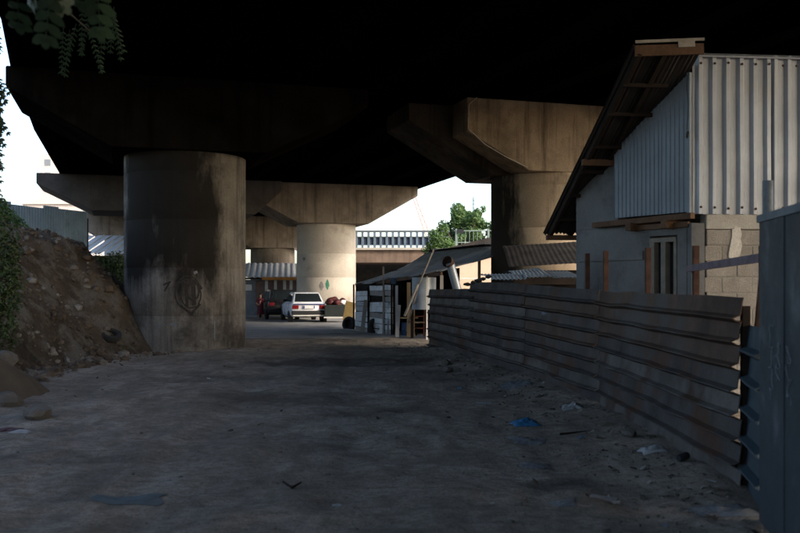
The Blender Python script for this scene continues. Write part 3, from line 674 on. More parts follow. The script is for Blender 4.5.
e0 = on_rake(0, -.03); e1 = sp(.0, -.36, 0)
MB().beam(rp3(e0, -.02), rp3(e1, -.03), .035, .14).build('fascia_board', 'wood_brown', rf, bevel=.004)
MB().beam(rp3(e0 - SV * .025, .075), rp3(e1 - SV * .025, .07), .025, .035).build('fascia_board', 'wood_grey', rf)
MB().beam(rp3(e0.lerp(e1, .62) - SV * .03, .02), rp3(e0.lerp(e1, .86) - SV * .03, .02), .02, .09).build('fascia_board', 'wood_grey', rf)
p = on_rake(.52, -.05); MB().beam(rp3(p, -.10), rp3(on_rake(.52, .42), -.10), .09, .09).build('outrigger', 'wood_brown', rf)
p = on_rake(.985, -.04); MB().beam(rp3(p, -.10), rp3(on_rake(.985, .5), -.10), .08, .08).build('eave_beam', 'wood_brown', rf)
q = MB(); q.path([sp(-.10, -.10 + .02 * math.sin(i), 4.45 - .09 * i) for i in range(9)], [.005] * 9, 5); q.rock(sp(-.10, -.09, 3.66), .04, 4, (.6, .6, 1.4), 1); q.build('loose_cable', 'trim_black', shack)

# ------------------------------------------------------------------ low lean-tos between shack and workshop
ln = thing('lean_to', (2.4, 18.5, 0), 'low lean-to with pale ragged sheet roof just above the rusty fence', 'shed')
a0 = Vector((1.72, 16.9, 1.80)); dU = Vector((1, -.02, .03)).normalized(); dV = Vector((.02, 1, .055)).normalized()
for i in range(3):
    g = MB().corr(a0 + dU * (.62 * i) + UP * (.012 * (i % 2)) - dV * (.12 * random.random() + (.0, .1, .25)[i]), dU, dV, dU.cross(dV), .66, 3.2, .076, .02, 'sine', wob=.09, nv=8); g.build('roof_sheet', 'roof_pale', ln, 50)
MB().box((3.4, 18.6, .85), (2.2, 2.0, 1.7)).build('wall', 'wood_dark', ln)
g = MB()
for i in range(5): g.rock((1.28 + i * .1, 17.0 + .03 * i, 1.70 + .035 * i), .085, i, (1.1, .6, .45), 1)
g.build('torn_felt', 'interior_dark', ln, 60)
ln2 = thing('lean_to', (4.2, 22.6, 0), 'brown roofed hut beyond the lean-to, under the shack eave', 'shed')
g = MB().corr((2.55, 21.0, 2.12), (1, 0, .05), (.05, 1, .24), (0, -.2, 1), 3.4, 2.6, .12, .008, 'sine', nv=6, wob=.06); g.build('roof_sheet', 'roof_brown', ln2, 50)
MB().box((4.3, 22.4, 1.0), (3.2, 2.2, 2.1)).build('wall', 'wood_dark', ln2)

# ------------------------------------------------------------------ workshop with the long grey roof
ws = thing('workshop', (-.2, 30, 0), 'low open workshop with long sagging grey corrugated roof', 'workshop')
EA = Vector((1.25, 27.0, 2.12)); EB = Vector((-1.62, 33.3, 1.78)); RA = Vector((4.3, 28.4, 3.12)); RB = Vector((1.30, 35.2, 3.12))
rroot = bpy.data.objects.new('roof', None); col.objects.link(rroot); rroot.parent = ws; rroot.location = (0, 0, 0)
nb = 7
for i in range(nb):
    t0, t1 = i / nb, (i + 1.06) / nb
    g = MB(); nu, nv = 24, 8; rag0 = random.uniform(-.06, .02); rag1 = random.uniform(-.02, .03)
    for lay in (0, .006):
        for a in range(nu + 1):
            t = t0 + (t1 - t0) * a / nu
            for b in range(nv + 1):
                s_ = rag0 + (1 + rag1 - rag0) * b / nv
                p = EA.lerp(EB, t).lerp(RA.lerp(RB, t), s_)
                p.z += .018 * math.sin(2 * math.pi * a / 4) + .07 * noise.noise((t * 6, s_ * 2.5, 3)) - .16 * math.sin(math.pi * min(1, max(0, s_))) * (.4 + .6 * t) + .01 * (i % 2) - lay
                g.v.append(p)
    m1 = (nu + 1) * (nv + 1)
    for a in range(nu):
        for b in range(nv):
            k = a * (nv + 1) + b; g.f.append((k, k + 1, k + nv + 2, k + nv + 1)); g.f.append((m1 + k, m1 + k + nv + 1, m1 + k + nv + 2, m1 + k + 1))
    g.build('roof_sheet', 'roof_grey', rroot, 60, recalc=False)
# loose sheet on top
MB().beam(EA.lerp(EB, .35).lerp(RA.lerp(RB, .35), .93) + UP * .06, EB.lerp(RB, .9) + UP * .05, .5, .015, UP).build('loose_sheet', 'roof_brown', rroot)
MB().beam(EA + UP * -.07, EB + UP * -.07, .06, .10).build('eave_plate', 'wood_brown', ws)
for t in (0.0, .30, .62, .98):
    p = EA.lerp(EB, t); MB().beam((p.x, p.y, -.2), (p.x, p.y, p.z - .12), .10, .10).build('post', 'wood_grey' if t == 0 else 'wood_dark', ws)
for p in (RA.lerp(RB, .02), RA.lerp(RB, .5), RA.lerp(RB, .97)): MB().beam((p.x, p.y, -.2), (p.x, p.y, p.z - .1), .10, .10).build('post', 'wood_dark', ws)
# back wall (dark interior) and end wall
q0 = EA.lerp(RA, .45); q1 = EB.lerp(RB, .45)
MB().beam((q0.x - .6, q0.y + 3.2, 1.15), (q1.x, q1.y, 1.15), .06, 2.3).build('back_wall', 'wood_dark', ws)
MB().beam((EB.x, EB.y, .85), (q1.x, q1.y, .85), .06, 1.7).build('end_wall', 'wood_dark', ws)
# whitewashed plank wall facing the track: separate planks between dark posts
def wl(t, z, off=0.0):
    p = EA.lerp(EB, t); d = (EB - EA); nrm = Vector((-d.y, d.x, 0)).normalized(); nrm = nrm if nrm.x < 0 else -nrm
    return Vector((p.x, p.y, z)) + nrm * off
for bay, (t0, t1) in enumerate(((.985, .80), (.785, .60), (.59, .50))):
    for r_ in range(9):
        z = .10 + .19 * r_ + random.uniform(-.012, .012)
        if bay == 1 and r_ == 6: continue
        if z > EA.lerp(EB, t0).z - .18: continue
        j = random.uniform(-.02, .02)
        MB().beam(wl(t0, z + j, .06 + .02 * random.random()), wl(t1, z - j, .06 + .02 * random.random()), .025, .178 - .02 * random.random()).build('plank', random.choice(('white_wash', 'white_wash', 'wood_grey', 'plank_grey')), ws)
MB().beam(wl(.985, .9, .02), wl(.5, .9, .02), .02, 1.7).build('plank_backing', 'wood_dark', ws)
for t, h in ((.992, 1.75), (.79, 1.65), (.595, 2.35), (.495, 1.9)): MB().beam(wl(t, -.1, .12), wl(t, h, .12), .06, .06).build('post', 'wood_dark' if t != .595 else 'wood_grey', ws)
# curved metal sheet and boards in the opening
g = MB(); n_ = 14; cxy = wl(.21, 0, -.1)
for lay in (0, .01):
    for i in range(n_ + 1):
        a = R(-155 + 150 * i / n_); r_ = .50 - lay
        for z in (.95, 1.95): g.v.append(Vector((cxy.x + r_ * math.cos(a) * .8, cxy.y + r_ * math.sin(a), z)))
k = (n_ + 1) * 2
for i in range(n_): a = i * 2; g.f += [(a, a + 1, a + 3, a + 2), (k + a, k + a + 2, k + a + 3, k + a + 1)]
single('tank', g, 'tank_metal', (cxy.x, cxy.y, .95), 'curved galvanised tank shell hung in the workshop opening', 'tank', smooth=60)
single('tan_board', MB().beam(wl(.36, .0, -.15), wl(.36, 1.8, -.15), .03, .26, (1, 0, 0)), 'timber_tan', wl(.36, 0, -.15), 'upright tan board left of the curved tank shell', 'board')
single('white_jamb', MB().beam(wl(.115, -.02, .1), wl(.115, 1.98, .1), .05, .05), 'paint_white', wl(.115, 0, .1), 'white upright strip at the right end of the workshop opening', 'jamb')
single('pale_sheet', MB().beam(wl(.455, .02, .06), wl(.455, 1.7, .06), .02, .09, (1, 0, 0)), 'galvanised', wl(.455, 0, .06), 'pale metal sheet upright at the left of the workshop opening', 'sheet')
single('leaning_pole', MB().path([gnd(405, 336) + UP * .0, at(418, 286, 27.0), at(433.5, 250, 27.3)], [.035, .032, .026], 8), 'wood_grey', gnd(405, 336), 'long pale pole leaning on the grey roof', 'pole', smooth=60)
single('leaning_pole', MB().path([at(404.5, 316, 26.7), at(418, 284, 26.9)], [.04, .035], 8), 'wood_grey', at(404.5, 316, 26.7), 'short thick pole crossing the long leaning pole', 'pole', smooth=60)
# flue pipe
fl = thing('flue_pipe', (1.4, 25.9, 0), 'pale metal flue pipe with dark open elbow above the fence', 'flue')
f0 = at(459, 296, 25.9); f1 = at(450, 263, 25.9); f2 = at(446.5, 257, 25.6)
MB().path([f0 - Vector((-.12, 0, 1.45)), f0, f1], [.125, .125, .125], 18).build('pipe', 'tank_metal', fl, 40)
g = MB(); n_ = 20
dE = Vector((-.62, -.72, .30)).normalized(); g.lathe(f1 - dE * .02, [(.125, -.03), (.15, .04), (.17, .16), (.165, .17), (.15, .16), (.13, .0), (.0, -.02)], 20, dE); g.build('elbow', 'rust_steel', fl, 50)
MB().lathe(f1 - dE * .015, [(.129, .03), (0, .031)], 18, dE).build('mouth_shade', 'interior_dark', fl)  # dark disc painting the shade inside the elbow's mouth
# things lying at the workshop
def tyre(c, r, w, axis_, label, lean=None, group='old tyres'):
    t = thing('tyre', c, label, 'tyre', group)
    prof = [(r * .60, -w * .42), (r * .78, -w * .52), (r * .95, -w * .45), (r, -w * .25), (r, w * .25), (r * .95, w * .45), (r * .78, w * .52), (r * .60, w * .42), (r * .57, w * .2), (r * .57, -w * .2), (r * .60, -w * .42)]
    MB().lathe(c, prof, 28, axis_).build('casing', 'rubber', t, 50); return t
tc1 = gnd(375.5, 334); tyre(tc1 + UP * .27, .29, .19, (.5, -.85, .12), 'tyre leaning against the whitewashed plank wall')
tc2 = gnd(349, 330); tyre(tc2 + UP * .24, .28, .19, (-.55, -.8, .25), 'tyre below the yellow board at the end of plank wall')
single('plank', MB().beam(gnd(379, 335) + UP * .02, at(389, 322, 31), .2, .03, (.3, -.6, .7)), 'roof_white', gnd(379, 335), 'short white board propped near the tyre', 'board')
single('plank', MB().beam(gnd(344, 331) + UP * .06, gnd(368, 333) + UP * .07, .12, .05), 'wood_grey', gnd(344, 331), 'grey plank lying before the plank wall', 'board')
fr = thing('metal_frame', gnd(413, 338), 'small orange red metal frame standing in the workshop opening', 'frame')
fb = gnd(413, 338)
for dx, dy, h in ((-.02, 0, .75), (.35, 0, .75), (.02, .35, .5), (.38, .35, 1.15)): MB().beam(fb + Vector((dx, dy, -.02)), fb + Vector((dx, dy, h)), .03, .03).build('leg', 'orange_red', fr)
for z in (.32, .7): MB().beam(fb + Vector((-.02, 0, z)), fb + Vector((.35, 0, z)), .03, .03).build('crossbar', 'orange_red', fr)
MB().box(fb + Vector((.18, .17, .5)), (.42, .40, .03)).build('shelf', 'timber_tan', fr)
tb = thing('work_table', gnd(404, 337), 'low tan bench with blue drum beneath in the workshop', 'bench'); b0 = gnd(404, 337)
MB().box(b0 + Vector((.12, .3, .62)), (.7, .35, .04)).build('top', 'timber_tan', tb)
for dx in (-.18, .42): MB().beam(b0 + Vector((dx, .3, -.02)), b0 + Vector((dx, .3, .6)), .05, .05).build('leg', 'wood_dark', tb)
single('drum', MB().lathe(b0 + Vector((.08, .35, 0)), [(.16, 0), (.17, .02), (.17, .2), (.18, .22), (.17, .24), (.17, .45), (.15, .47)], 18), 'blue_paint', b0 + Vector((.08, .35, 0)), 'small dark blue drum under the workshop bench', 'drum', smooth=40)
single('blue_box', MB().box(at(393.5, 281, 30.0), (.16, .1, .2)), 'blue_paint', at(393.5, 281, 30.0), 'small blue box fixed under the eave of the workshop', 'box', bevel=.01)
a = gnd(347.5, 328.5) + UP * .3; single('yellow_board', MB().beam(a, at(351, 302, a.y + .25), .42, .03, (.3, -1, .1)), 'sack_yellow', a, 'faded yellow board leaning at the end of the plank wall', 'board')
tr = thing('trailer', gnd(336, 322.5), 'dark green box trailer with red bundles, beside the pale pier', 'trailer'); t0 = gnd(336, 322.5)
MB().box(t0 + Vector((0, 0, .55)), (.95, 1.4, .55)).build('box_body', 'green_dark', tr, bevel=.03)
MB().box(t0 + Vector((0, -.72, .26)), (1.0, .05, .06)).build('bumper', 'paint_white', tr)
for sx in (-1, 1): MB().lathe(t0 + Vector((sx * .5, .0, .26)), [(.0, -.07), (.16, -.07), (.26, -.06), (.27, 0), (.26, .06), (.16, .07), (0, .07)], 20, (1, 0, 0)).build('wheel', 'rubber', tr, 50)
for dx, dy, r_, s_ in ((-.24, -.3, .20, 3), (.06, -.28, .23, 5), (.34, -.2, .15, 8), (-.1, .3, .26, 9), (.3, .3, .2, 4)): MB().rock(t0 + Vector((dx, dy, .92 + .04 * s_ % .1)), r_, s_ * 1.7, (1.35, 1, .75), 3).build('bundle', 'red_paint' if s_ != 8 else 'white_wash', tr, 80)

for i, (px, py, px2, py2, w_, m_, lb) in enumerate([(362, 334, 366, 300, .14, 'wood_grey', 'grey board leaning on the plank wall near its far end'), (388, 336, 391, 298, .10, 'wood_grey', 'narrow grey board leaning on the plank wall near the opening'), (397, 338, 399, 305, .12, 'plank_grey', 'dark board leaning at the left of the workshop opening'), (369, 334, 383, 333, .16, 'wood_brown', 'brown board lying before the plank wall')]):
    a = gnd(px, py) + UP * .03; b = at(px2, py2, a.y + .25) if py2 < 330 else gnd(px2, py2) + UP * .05
    single('board', MB().beam(a, b, w_, .03, (0, -1, .2)), m_, gnd(px, py), lb, 'board', 'boards about the workshop')
# ------------------------------------------------------------------ cars
def car(root, loc, ang, paint, L=4.15, Wd=1.68, H=1.41, belt=.93, estate=.0, white=True):
    fw = Vector((math.sin(-ang), math.cos(ang), 0)); rt = Vector((fw.y, -fw.x, 0)); loc = Vector(loc)
    P = lambda x, y, z: loc + rt * x + fw * y + UP * z
    w = Wd / 2
    def loft(secs, name, m, par=root, sm=50):
        g = MB(); k = len(secs[0])
        for s_ in secs: g.v += [P(*p) for p in s_]
        for i in range(len(secs) - 1):
            for j in range(k - 1): g.f.append((i * k + j, i * k + j + 1, (i + 1) * k + j + 1, (i + 1) * k + j))
        g.f += [tuple(range(k)), tuple(range(len(secs) * k - 1, (len(secs) - 1) * k - 1, -1))]
        g.f += [(i * k, (i + 1) * k, (i + 1) * k + k - 1, i * k + k - 1) for i in range(len(secs) - 1)]
        return g.build(name, m, par, sm)
    st = [(0.0, .90, .38, belt - .10), (.05, .96, .32, belt - .02), (.25, .99, .27, belt), (1.2, 1, .24, belt), (2.6, 1, .24, belt - .01), (3.3, .985, .25, belt - .09), (3.85, .95, .27, belt - .16), (4.08, .90, .32, belt - .24), (4.15, .82, .38, belt - .34)]
    secs = []
    for y, k, zb, zt in st:
        a = w * k; y = y * L / 4.15
        secs.append([(-a * .82, y, zb), (-a * .98, y, zb + .1), (-a, y, zb + (zt - zb) * .55), (-a * .955, y, zt - .03), (-a * .88, y, zt), (a * .88, y, zt), (a * .955, y, zt - .03), (a, y, zb + (zt - zb) * .55), (a * .98, y, zb + .1), (a * .82, y, zb)])
    body = loft(secs, 'body', paint)
    y0, y1, y2, y3 = .14, .62 - estate, 2.0, 2.95
    gs = [(y0, belt - .012, .86, .84), (y1, H - .03, .70, .68), (y1 + .25, H, .70, .66), (y2, H - .01, .70, .66), (y2 + .25, H - .06, .71, .67), (y3, belt - .03, .86, .84)]
    secs = []
    for y, z, kb, kt in gs: secs.append([(-w * .87, y, belt - .015), (-w * kb, y, max(belt - .014, z - .05)), (-w * kt, y, z), (w * kt, y, z), (w * kb, y, max(belt - .014, z - .05)), (w * .87, y, belt - .015)])
    loft(secs, 'cabin', paint)
    # rear window
    def quad(name, pts, m, th=.012, par=root):
        q = [P(*p) for p in pts]; n = (q[1] - q[0]).cross(q[2] - q[0]).normalized()
        c = sum(q, Vector()) / len(q)
        if n.dot(c - P(0, 1.6, .8)) < 0: n = -n
        g = MB(); k = len(q); g.v = [p + n * th for p in q] + [p - n * .03 for p in q]
        g.f = [tuple(range(k)), tuple(range(2 * k - 1, k - 1, -1))] + [(i, (i + 1) % k, (i + 1) % k + k, i + k) for i in range(k)]
        return g.build(name, m, par)
    def rw(t): return y0 + (y1 - y0) * t, belt + (H - .03 - belt) * t, .86 + (.70 - .86) * t
    a, b = rw(.10), rw(.90)
    quad('rear_window', [(-w * (a[2] - .10), a[0], a[1]), (w * (a[2] - .10), a[0], a[1]), (w * (b[2] - .08), b[0], b[1]), (-w * (b[2] - .08), b[0], b[1])], 'car_glass')
    for sx in (-1, 1):
        quad('side_window', [(sx * w * .868, .55, belt + .03), (sx * w * .868, 1.45, belt + .03), (sx * w * .72, 1.45, H - .10), (sx * w * .72, .85 - estate, H - .10)], 'car_glass')
        quad('side_window', [(sx * w * .868, 1.53, belt + .03), (sx * w * .868, 2.62, belt + .03), (sx * w * .72, 2.1, H - .10), (sx * w * .72, 1.53, H - .10)], 'car_glass')
        MB().box(P(sx * (w * .94), 2.45, belt + .07), (.14, .09, .12), (rt, fw, UP)).build('mirror', 'trim_black', root, bevel=.02)
        MB().box(P(sx * w * .74, .015, belt - .20), (w * .34, .10, .17), (rt, fw, UP)).build('taillight', 'tail_red', root, bevel=.015)
        for y in (.78, 3.25):
            wr = bpy.data.objects.new('wheel', None); col.objects.link(wr); wr.parent = root; c = P(sx * (w - .09), y, .30); wr.location = c - root.location
            MB().lathe(c, [(.19, -.09), (.27, -.09), (.30, -.06), (.305, 0), (.30, .06), (.27, .09), (.19, .09)], 24, rt * sx).build('tyre', 'rubber', wr, 50)
            MB().lathe(c, [(.19, -.08), (.195, .075), (.17, .06), (.05, .05), (.04, .08), (0, .08)], 20, rt * sx).build('rim', 'rim', wr, 50)
            MB().lathe(P(sx * (w * .985 - .02), y, .33), [(.36, -.05), (.365, .018), (.0, .02)], 28, rt * sx).build('wheel_arch', 'trim_black', root, 40)
    MB().box(P(0, .0, .47), (Wd * .95, .20, .19), (rt, fw, UP)).build('rear_bumper', 'trim_black', root, bevel=.04)
    MB().box(P(0, -.01, .35), (Wd * .90, .16, .05), (rt, fw, UP)).build('bumper_lip', 'paint_white' if white else 'trim_black', root, bevel=.015)
    if white:
        MB().box(P(0, .0, belt - .075), (Wd * .86, .075, .05), (rt, fw, UP)).build('trim_strip', 'blue_stripe', root)
        pl = MB().box(P(0, -.035, belt - .20), (.54, .07, .14), (rt, fw, UP)).build('number_plate', 'plate_white', root, bevel=.005)
        for sx in (-1, 1): MB().box(P(sx * .235, -.072, belt - .20), (.05, .006, .12), (rt, fw, UP)).build('blue_band', 'plate_blue', pl)
    return root
wl_ = gnd(309, 323.0)
cw = thing('parked_car', wl_, 'white hatchback seen from the rear, parked before the pale pier', 'car', 'cars parked under the viaduct'); car(cw, wl_, R(15), 'car_white')
bl_ = gnd(284.5, 320.4)
cb = thing('parked_car', bl_, 'black car parked just left of the white hatchback', 'car', 'cars parked under the viaduct'); car(cb, bl_ + Vector((0, 0, 0)), R(17), 'car_black', L=4.2, Wd=1.72, H=1.52, belt=1.0, estate=.15, white=False)
q = MB().box(wl_ + Vector((-.05, 1.3, .05)), (.95, .8, .05)); single('blue_sheet', q, 'blue_paint', wl_ + Vector((-.05, 1.3, .03)), 'bright blue plastic sheet on the ground under the white hatchback', 'sheet')

# ------------------------------------------------------------------ person standing by the striped shack
def person(loc):
    loc = Vector(loc); H = 1.36
    t = thing('person', loc, 'person in dark red dress standing left of the black car', 'person')
    J = {'pel': (0, 0, .70), 'wai': (0, 0, .80), 'che': (0, -.01, .95), 'neck': (0, -.01, 1.10), 'head': (0, -.02, 1.19), 'crown': (0, -.01, 1.30),
         'shl': (-.13, 0, 1.05), 'ell': (-.19, -.02, .86), 'wrl': (-.12, -.14, .78), 'hal': (-.06, -.18, .79),
         'shr': (.13, 0, 1.05), 'elr': (.20, .0, .86), 'wrr': (.20, -.05, .69), 'har': (.195, -.06, .62),
         'hil': (-.075, 0, .66), 'knl': (-.08, -.015, .36), 'anl': (-.08, .01, .07), 'tol': (-.09, -.12, .025),
         'hir': (.075, 0, .66), 'knr': (.085, -.01, .36), 'anr': (.085, .02, .07), 'tor': (.10, -.11, .025)}
    Rr = dict(pel=(.12, .09), wai=(.105, .08), che=(.125, .085), neck=(.042, .042), head=(.075, .085), crown=(.055, .065), shl=(.05, .05), ell=(.036, .036), wrl=(.025, .025), hal=(.03, .018),
              shr=(.05, .05), elr=(.036, .036), wrr=(.025, .025), har=(.03, .018), hil=(.075, .075), knl=(.05, .05), anl=(.034, .034), tol=(.03, .022), hir=(.075, .075), knr=(.05, .05), anr=(.034, .034), tor=(.03, .022))
    names = list(J); E = [('pel', 'wai'), ('wai', 'che'), ('che', 'neck'), ('neck', 'head'), ('head', 'crown'), ('che', 'shl'), ('shl', 'ell'), ('ell', 'wrl'), ('wrl', 'hal'), ('che', 'shr'), ('shr', 'elr'), ('elr', 'wrr'), ('wrr', 'har'), ('pel', 'hil'), ('hil', 'knl'), ('knl', 'anl'), ('anl', 'tol'), ('pel', 'hir'), ('hir', 'knr'), ('knr', 'anr'), ('anr', 'tor')]
    # fingers rooted in the palms
    for h, dirv, sd_ in (('hal', Vector((.5, -.6, -.1)), Vector((0, 0, 1))), ('har', Vector((0, -.1, -1)), Vector((0, 1, 0)))):
        for i in range(4):
            n1 = f'{h}f{i}'; n2 = f'{h}g{i}'; b = Vector(J[h]) + sd_ * (.014 * (i - 1.5)) + dirv.normalized() * .03; J[n1] = tuple(b); J[n2] = tuple(b + dirv.normalized() * (.035 + .006 * (1.5 - abs(i - 1.5))) + Vector((.006, -.01, 0)))
            Rr[n1] = (.008, .008); Rr[n2] = (.006, .006); E += [(h, n1), (n1, n2)]; names += [n1, n2]
        b = Vector(J[h]) + sd_ * .03; n1 = h + 't'; J[n1] = tuple(b + dirv.normalized() * .02); Rr[n1] = (.008, .008); E.append((h, n1)); names.append(n1)
    me = bpy.data.meshes.new('body'); idx = {n: i for i, n in enumerate(names)}
    me.from_pydata([J[n] for n in names], [(idx[a], idx[b]) for a, b in E], []); ob = bpy.data.objects.new('body', me); col.objects.link(ob); ob.parent = t
    md = ob.modifiers.new('skin', 'SKIN'); md.use_smooth_shade = True
    for n in names: me.skin_vertices[0].data[idx[n]].radius = Rr[n]
    me.skin_vertices[0].data[idx['pel']].use_root = True
    s2 = ob.modifiers.new('sub', 'SUBSURF'); s2.levels = 2; s2.render_levels = 2
    me.materials.append(MATS['skin'])
    g = MB(); n = 28
    prof = [(.165, .30), (.16, .40), (.15, .55), (.145, .68), (.125, .80), (.14, .92), (.145, 1.02), (.10, 1.085), (.06, 1.10)]
    for r_, z in prof:
        for i in range(n):
            a = 2 * math.pi * i / n; rr = r_ * (1 + (.10 * math.cos(7 * a) * max(0, (.7 - z) / .4)))
            g.v.append(loc + Vector((rr * 1.08 * math.cos(a), rr * .80 * math.sin(a) - .005, z)))
    for k in range(len(prof) - 1):
        for i in range(n): g.f.append((k * n + i, k * n + (i + 1) % n, (k + 1) * n + (i + 1) % n, (k + 1) * n + i))
    g.build('dress', 'dress_red', t, 70)
    for sx in (-1, 1):
        a = Vector(J['shl' if sx < 0 else 'shr']); b = Vector(J['ell' if sx < 0 else 'elr']); MB().path([loc + a.lerp(b, -.15), loc + a.lerp(b, .4), loc + a.lerp(b, .9)], [.062, .058, .055], 12).build('sleeve', 'dress_red', t, 60)
    g = MB(); g.rock(loc + Vector((0, -.105, .90)), .085, 3, (1.15, .55, 1.1), 2); g.build('bundle_in_arms', 'shirt_pink', t, 80)
    g = MB()
    for k, (z, rx, ry, dy) in enumerate(((1.04, .05, .03, .07), (1.12, .09, .06, .055), (1.20, .095, .085, .03), (1.27, .09, .095, .015), (1.33, .065, .07, .0), (1.352, .01, .01, .0))):
        for i in range(20): a = 2 * math.pi * i / 20; g.v.append(loc + Vector((rx * math.cos(a), ry * math.sin(a) + dy, z)))
    for k in range(5):
        for i in range(20): g.f.append((k * 20 + i, k * 20 + (i + 1) % 20, (k + 1) * 20 + (i + 1) % 20, (k + 1) * 20 + i))
    g.build('hair', 'hair', t, 80)
    fz = MB(); fz.rock(loc + Vector((0, -.112, 1.195)), .016, 1, (.8, 1, 1.2), 1); fz.build('nose', 'skin', t, 80)
    fz = MB()
    for sx in (-1, 1): fz.rock(loc + Vector((sx * .03, -.098, 1.215)), .010, 2, (1.2, .6, .8), 1)
    fz.build('eyes', 'trim_black', t, 80); fz = MB(); fz.rock(loc + Vector((0, -.098, 1.155)), .016, 2, (1.4, .5, .4), 1); fz.build('mouth', 'red_paint', t, 80)
    return t
person(gnd(260.5, 320.2))

# ------------------------------------------------------------------ striped-roof shack behind the cars
sk = thing('shack', (-8.6, 51, 0), 'low shack with striped corrugated roof and orange eave behind the cars', 'shack')
SY = 51.0
X = lambda px: (px - 400) / F * SY
for i in range(6):
    a = X(222) + i * .98; g = MB().corr((a, SY - .55, 2.16 + .01 * (i % 2)), (1, 0, 0), (-.12, 1, .27), (0, -.27, 1), 1.0, 3.4, .33, .06, 'sine', nv=4); g.build('roof_sheet', 'roof_white' if i != 9 else 'roof_grey', sk, 50)
MB().box((X(255), SY + 1.2, 1.03), (5.4, 2.2, 2.06)).build('wall_core', 'shack_blue', sk)
for i in range(9):
    MB().box((X(226) + .26 * i, SY + .08, 1.0), (.25, .03, 2.0)).build('cladding_board', 'shack_blue', sk)
MB().box((X(283), SY - .50, 2.13), (X(303) - X(264), .05, .17)).build('fascia', 'paint_orange', sk)
MB().box((X(244), SY - .50, 2.13), (X(263) - X(225), .05, .10)).build('fascia', 'wood_dark', sk)
MB().box((X(283), SY + .06, .48), (X(303) - X(263), .06, .98)).build('dado', 'paint_yellow', sk)
MB().box((X(280), SY + .02, 1.0), (X(290) - X(266), .10, .05)).build('sill', 'paint_white', sk)
for k, px in enumerate((266.5, 275.5, 284.5, 291, 298)):
    MB().box((X(px), SY + .03, 1.52), (.16, .10, 1.02)).build('window_post', 'paint_white', sk)
for a, b in ((255.5, 264.5), (268.2, 274), (277.2, 283), (286.2, 289.5), (292.6, 296.4)):
    MB().box(((X(a) + X(b)) / 2, SY + .07, 1.52 if a > 260 else 1.25), (X(b) - X(a), .05, .98 if a > 260 else 1.5)).build('shutter', 'door_brown', sk)
MB().box((X(248), SY + .04, 1.62), (.42, .06, .34)).build('window', 'roof_white', sk)

# ------------------------------------------------------------------ ramp with railing, tree, house to the right behind
rp_ = thing('ramp', (4, 62, 0), 'brown elevated ramp beam crossing behind the pale pier', 'ramp')
MB().box((10, 64, 3.75), (34, 5, .85)).build('beam', 'ramp_beam', rp_); MB().box((10, 64, 4.25), (34.4, 5.4, .14)).build('deck_edge', 'concrete_pale', rp_)
for x in (-6, 6, 18): MB().lathe((x, 64.5, 0), [(.7, -.2), (.7, 3.33)], 24).build('support', 'concrete', rp_, 40)
MB().box((3, 67.5, 1.65), (26, .3, 3.5)).build('ramp_shade', 'interior_dark', rp_)  # near-black sheet standing for the shadow under the ramp
rg = thing('railing', (4, 61.5, 4.32), 'blue grey steel railing with closely set uprights on the ramp', 'railing')
for k in range(16):
    x = -3.4 + .415 * k; MB().box((x, 61.6, 4.87), (.15, .12, 1.06)).build('upright', 'rail_paint', rg)
for k in range(15): MB().box((-3.19 + .415 * k, 61.66, 4.80), (.262, .03, .52)).build('infill_panel', 'blue_stripe_dull', rg)
for z, h in ((5.46, .13), (5.08, .05), (4.52, .05)): MB().box((-.2, 61.6, z), (7.2, .16 if z > 5 else .09, h)).build('rail', 'rail_paint' if z < 5 else 'steel_grey', rg)
rg2 = thing('railing', (7, 61.5, 4.32), 'pale mesh railing in front of the green tree', 'railing')
for k in range(6): MB().box((3.85 + 2.2 * k, 61.6, 4.98), (.12, .12, 1.3)).build('upright', 'rail_mesh', rg2)
for z in (5.50, 4.7): MB().box((9.2, 61.6, z), (11, .05, .06)).build('rail', 'rail_mesh', rg2)
for k in range(40): MB().box((3.95 + .27 * k, 61.62, 4.95), (.03, .03, 1.1)).build('bar', 'rail_mesh', rg2)
MB().box((4.15, 61.5, 5.46), (.42, .1, .26)).build('sign_box', 'trim_black', rg2)

def leaves(g, n, sampler, size, up=.3):
    for _ in range(n):
        c, nv_ = sampler(); s_ = size * random.uniform(.6, 1.3)
        d = (nv_ + Vector((random.gauss(0, .6), random.gauss(0, .6), random.gauss(0, .6) + up))).normalized()
        a = d.orthogonal().normalized(); a = (Matrix.Rotation(random.uniform(0, 6.28), 3, d) @ a); b = d.cross(a)
        g.add([c - a * s_ * .5, c + b * s_ * .28 + d * s_ * .08, c + a * s_ * .6, c - b * s_ * .28 + d * s_ * .08], [(0, 1, 2), (0, 2, 3)])
def clumps(cs):
    tot = [r ** 2 for _, r in cs]
    def f():
        c, r = random.choices(cs, tot)[0]; d = Vector((random.gauss(0, 1), random.gauss(0, 1), random.gauss(0, 1))).normalized()
        return Vector(c) + d * r * random.uniform(.55, 1.05), d
    return f
def tree(name, base, trunk_h, r, cs, nleaf, size, lm_, label, cat='tree', group=None):
    t = thing(name, base, label, cat, group); b = Vector(base); g = MB(); mid = Vector((b.x, b.y, b.z + trunk_h))
    g.path([b - UP * .3, b.lerp(mid, .5) + Vector((.1 * r * 4, .05, 0)), mid], [r * 1.3, r, r * .8], 10)
    for c, rr in cs: c = Vector(c); g.path([mid - UP * random.uniform(0, trunk_h * .35), mid.lerp(c, .5) + Vector((0, 0, .2 * rr)), c], [r * .5, r * .3, r * .1], 6)
    g.build('trunk', 'bark', t, 60); g = MB(); leaves(g, nleaf, clumps(cs), size); g.build('crown', lm_, t, recalc=False); return t
TY = 76
cs = []
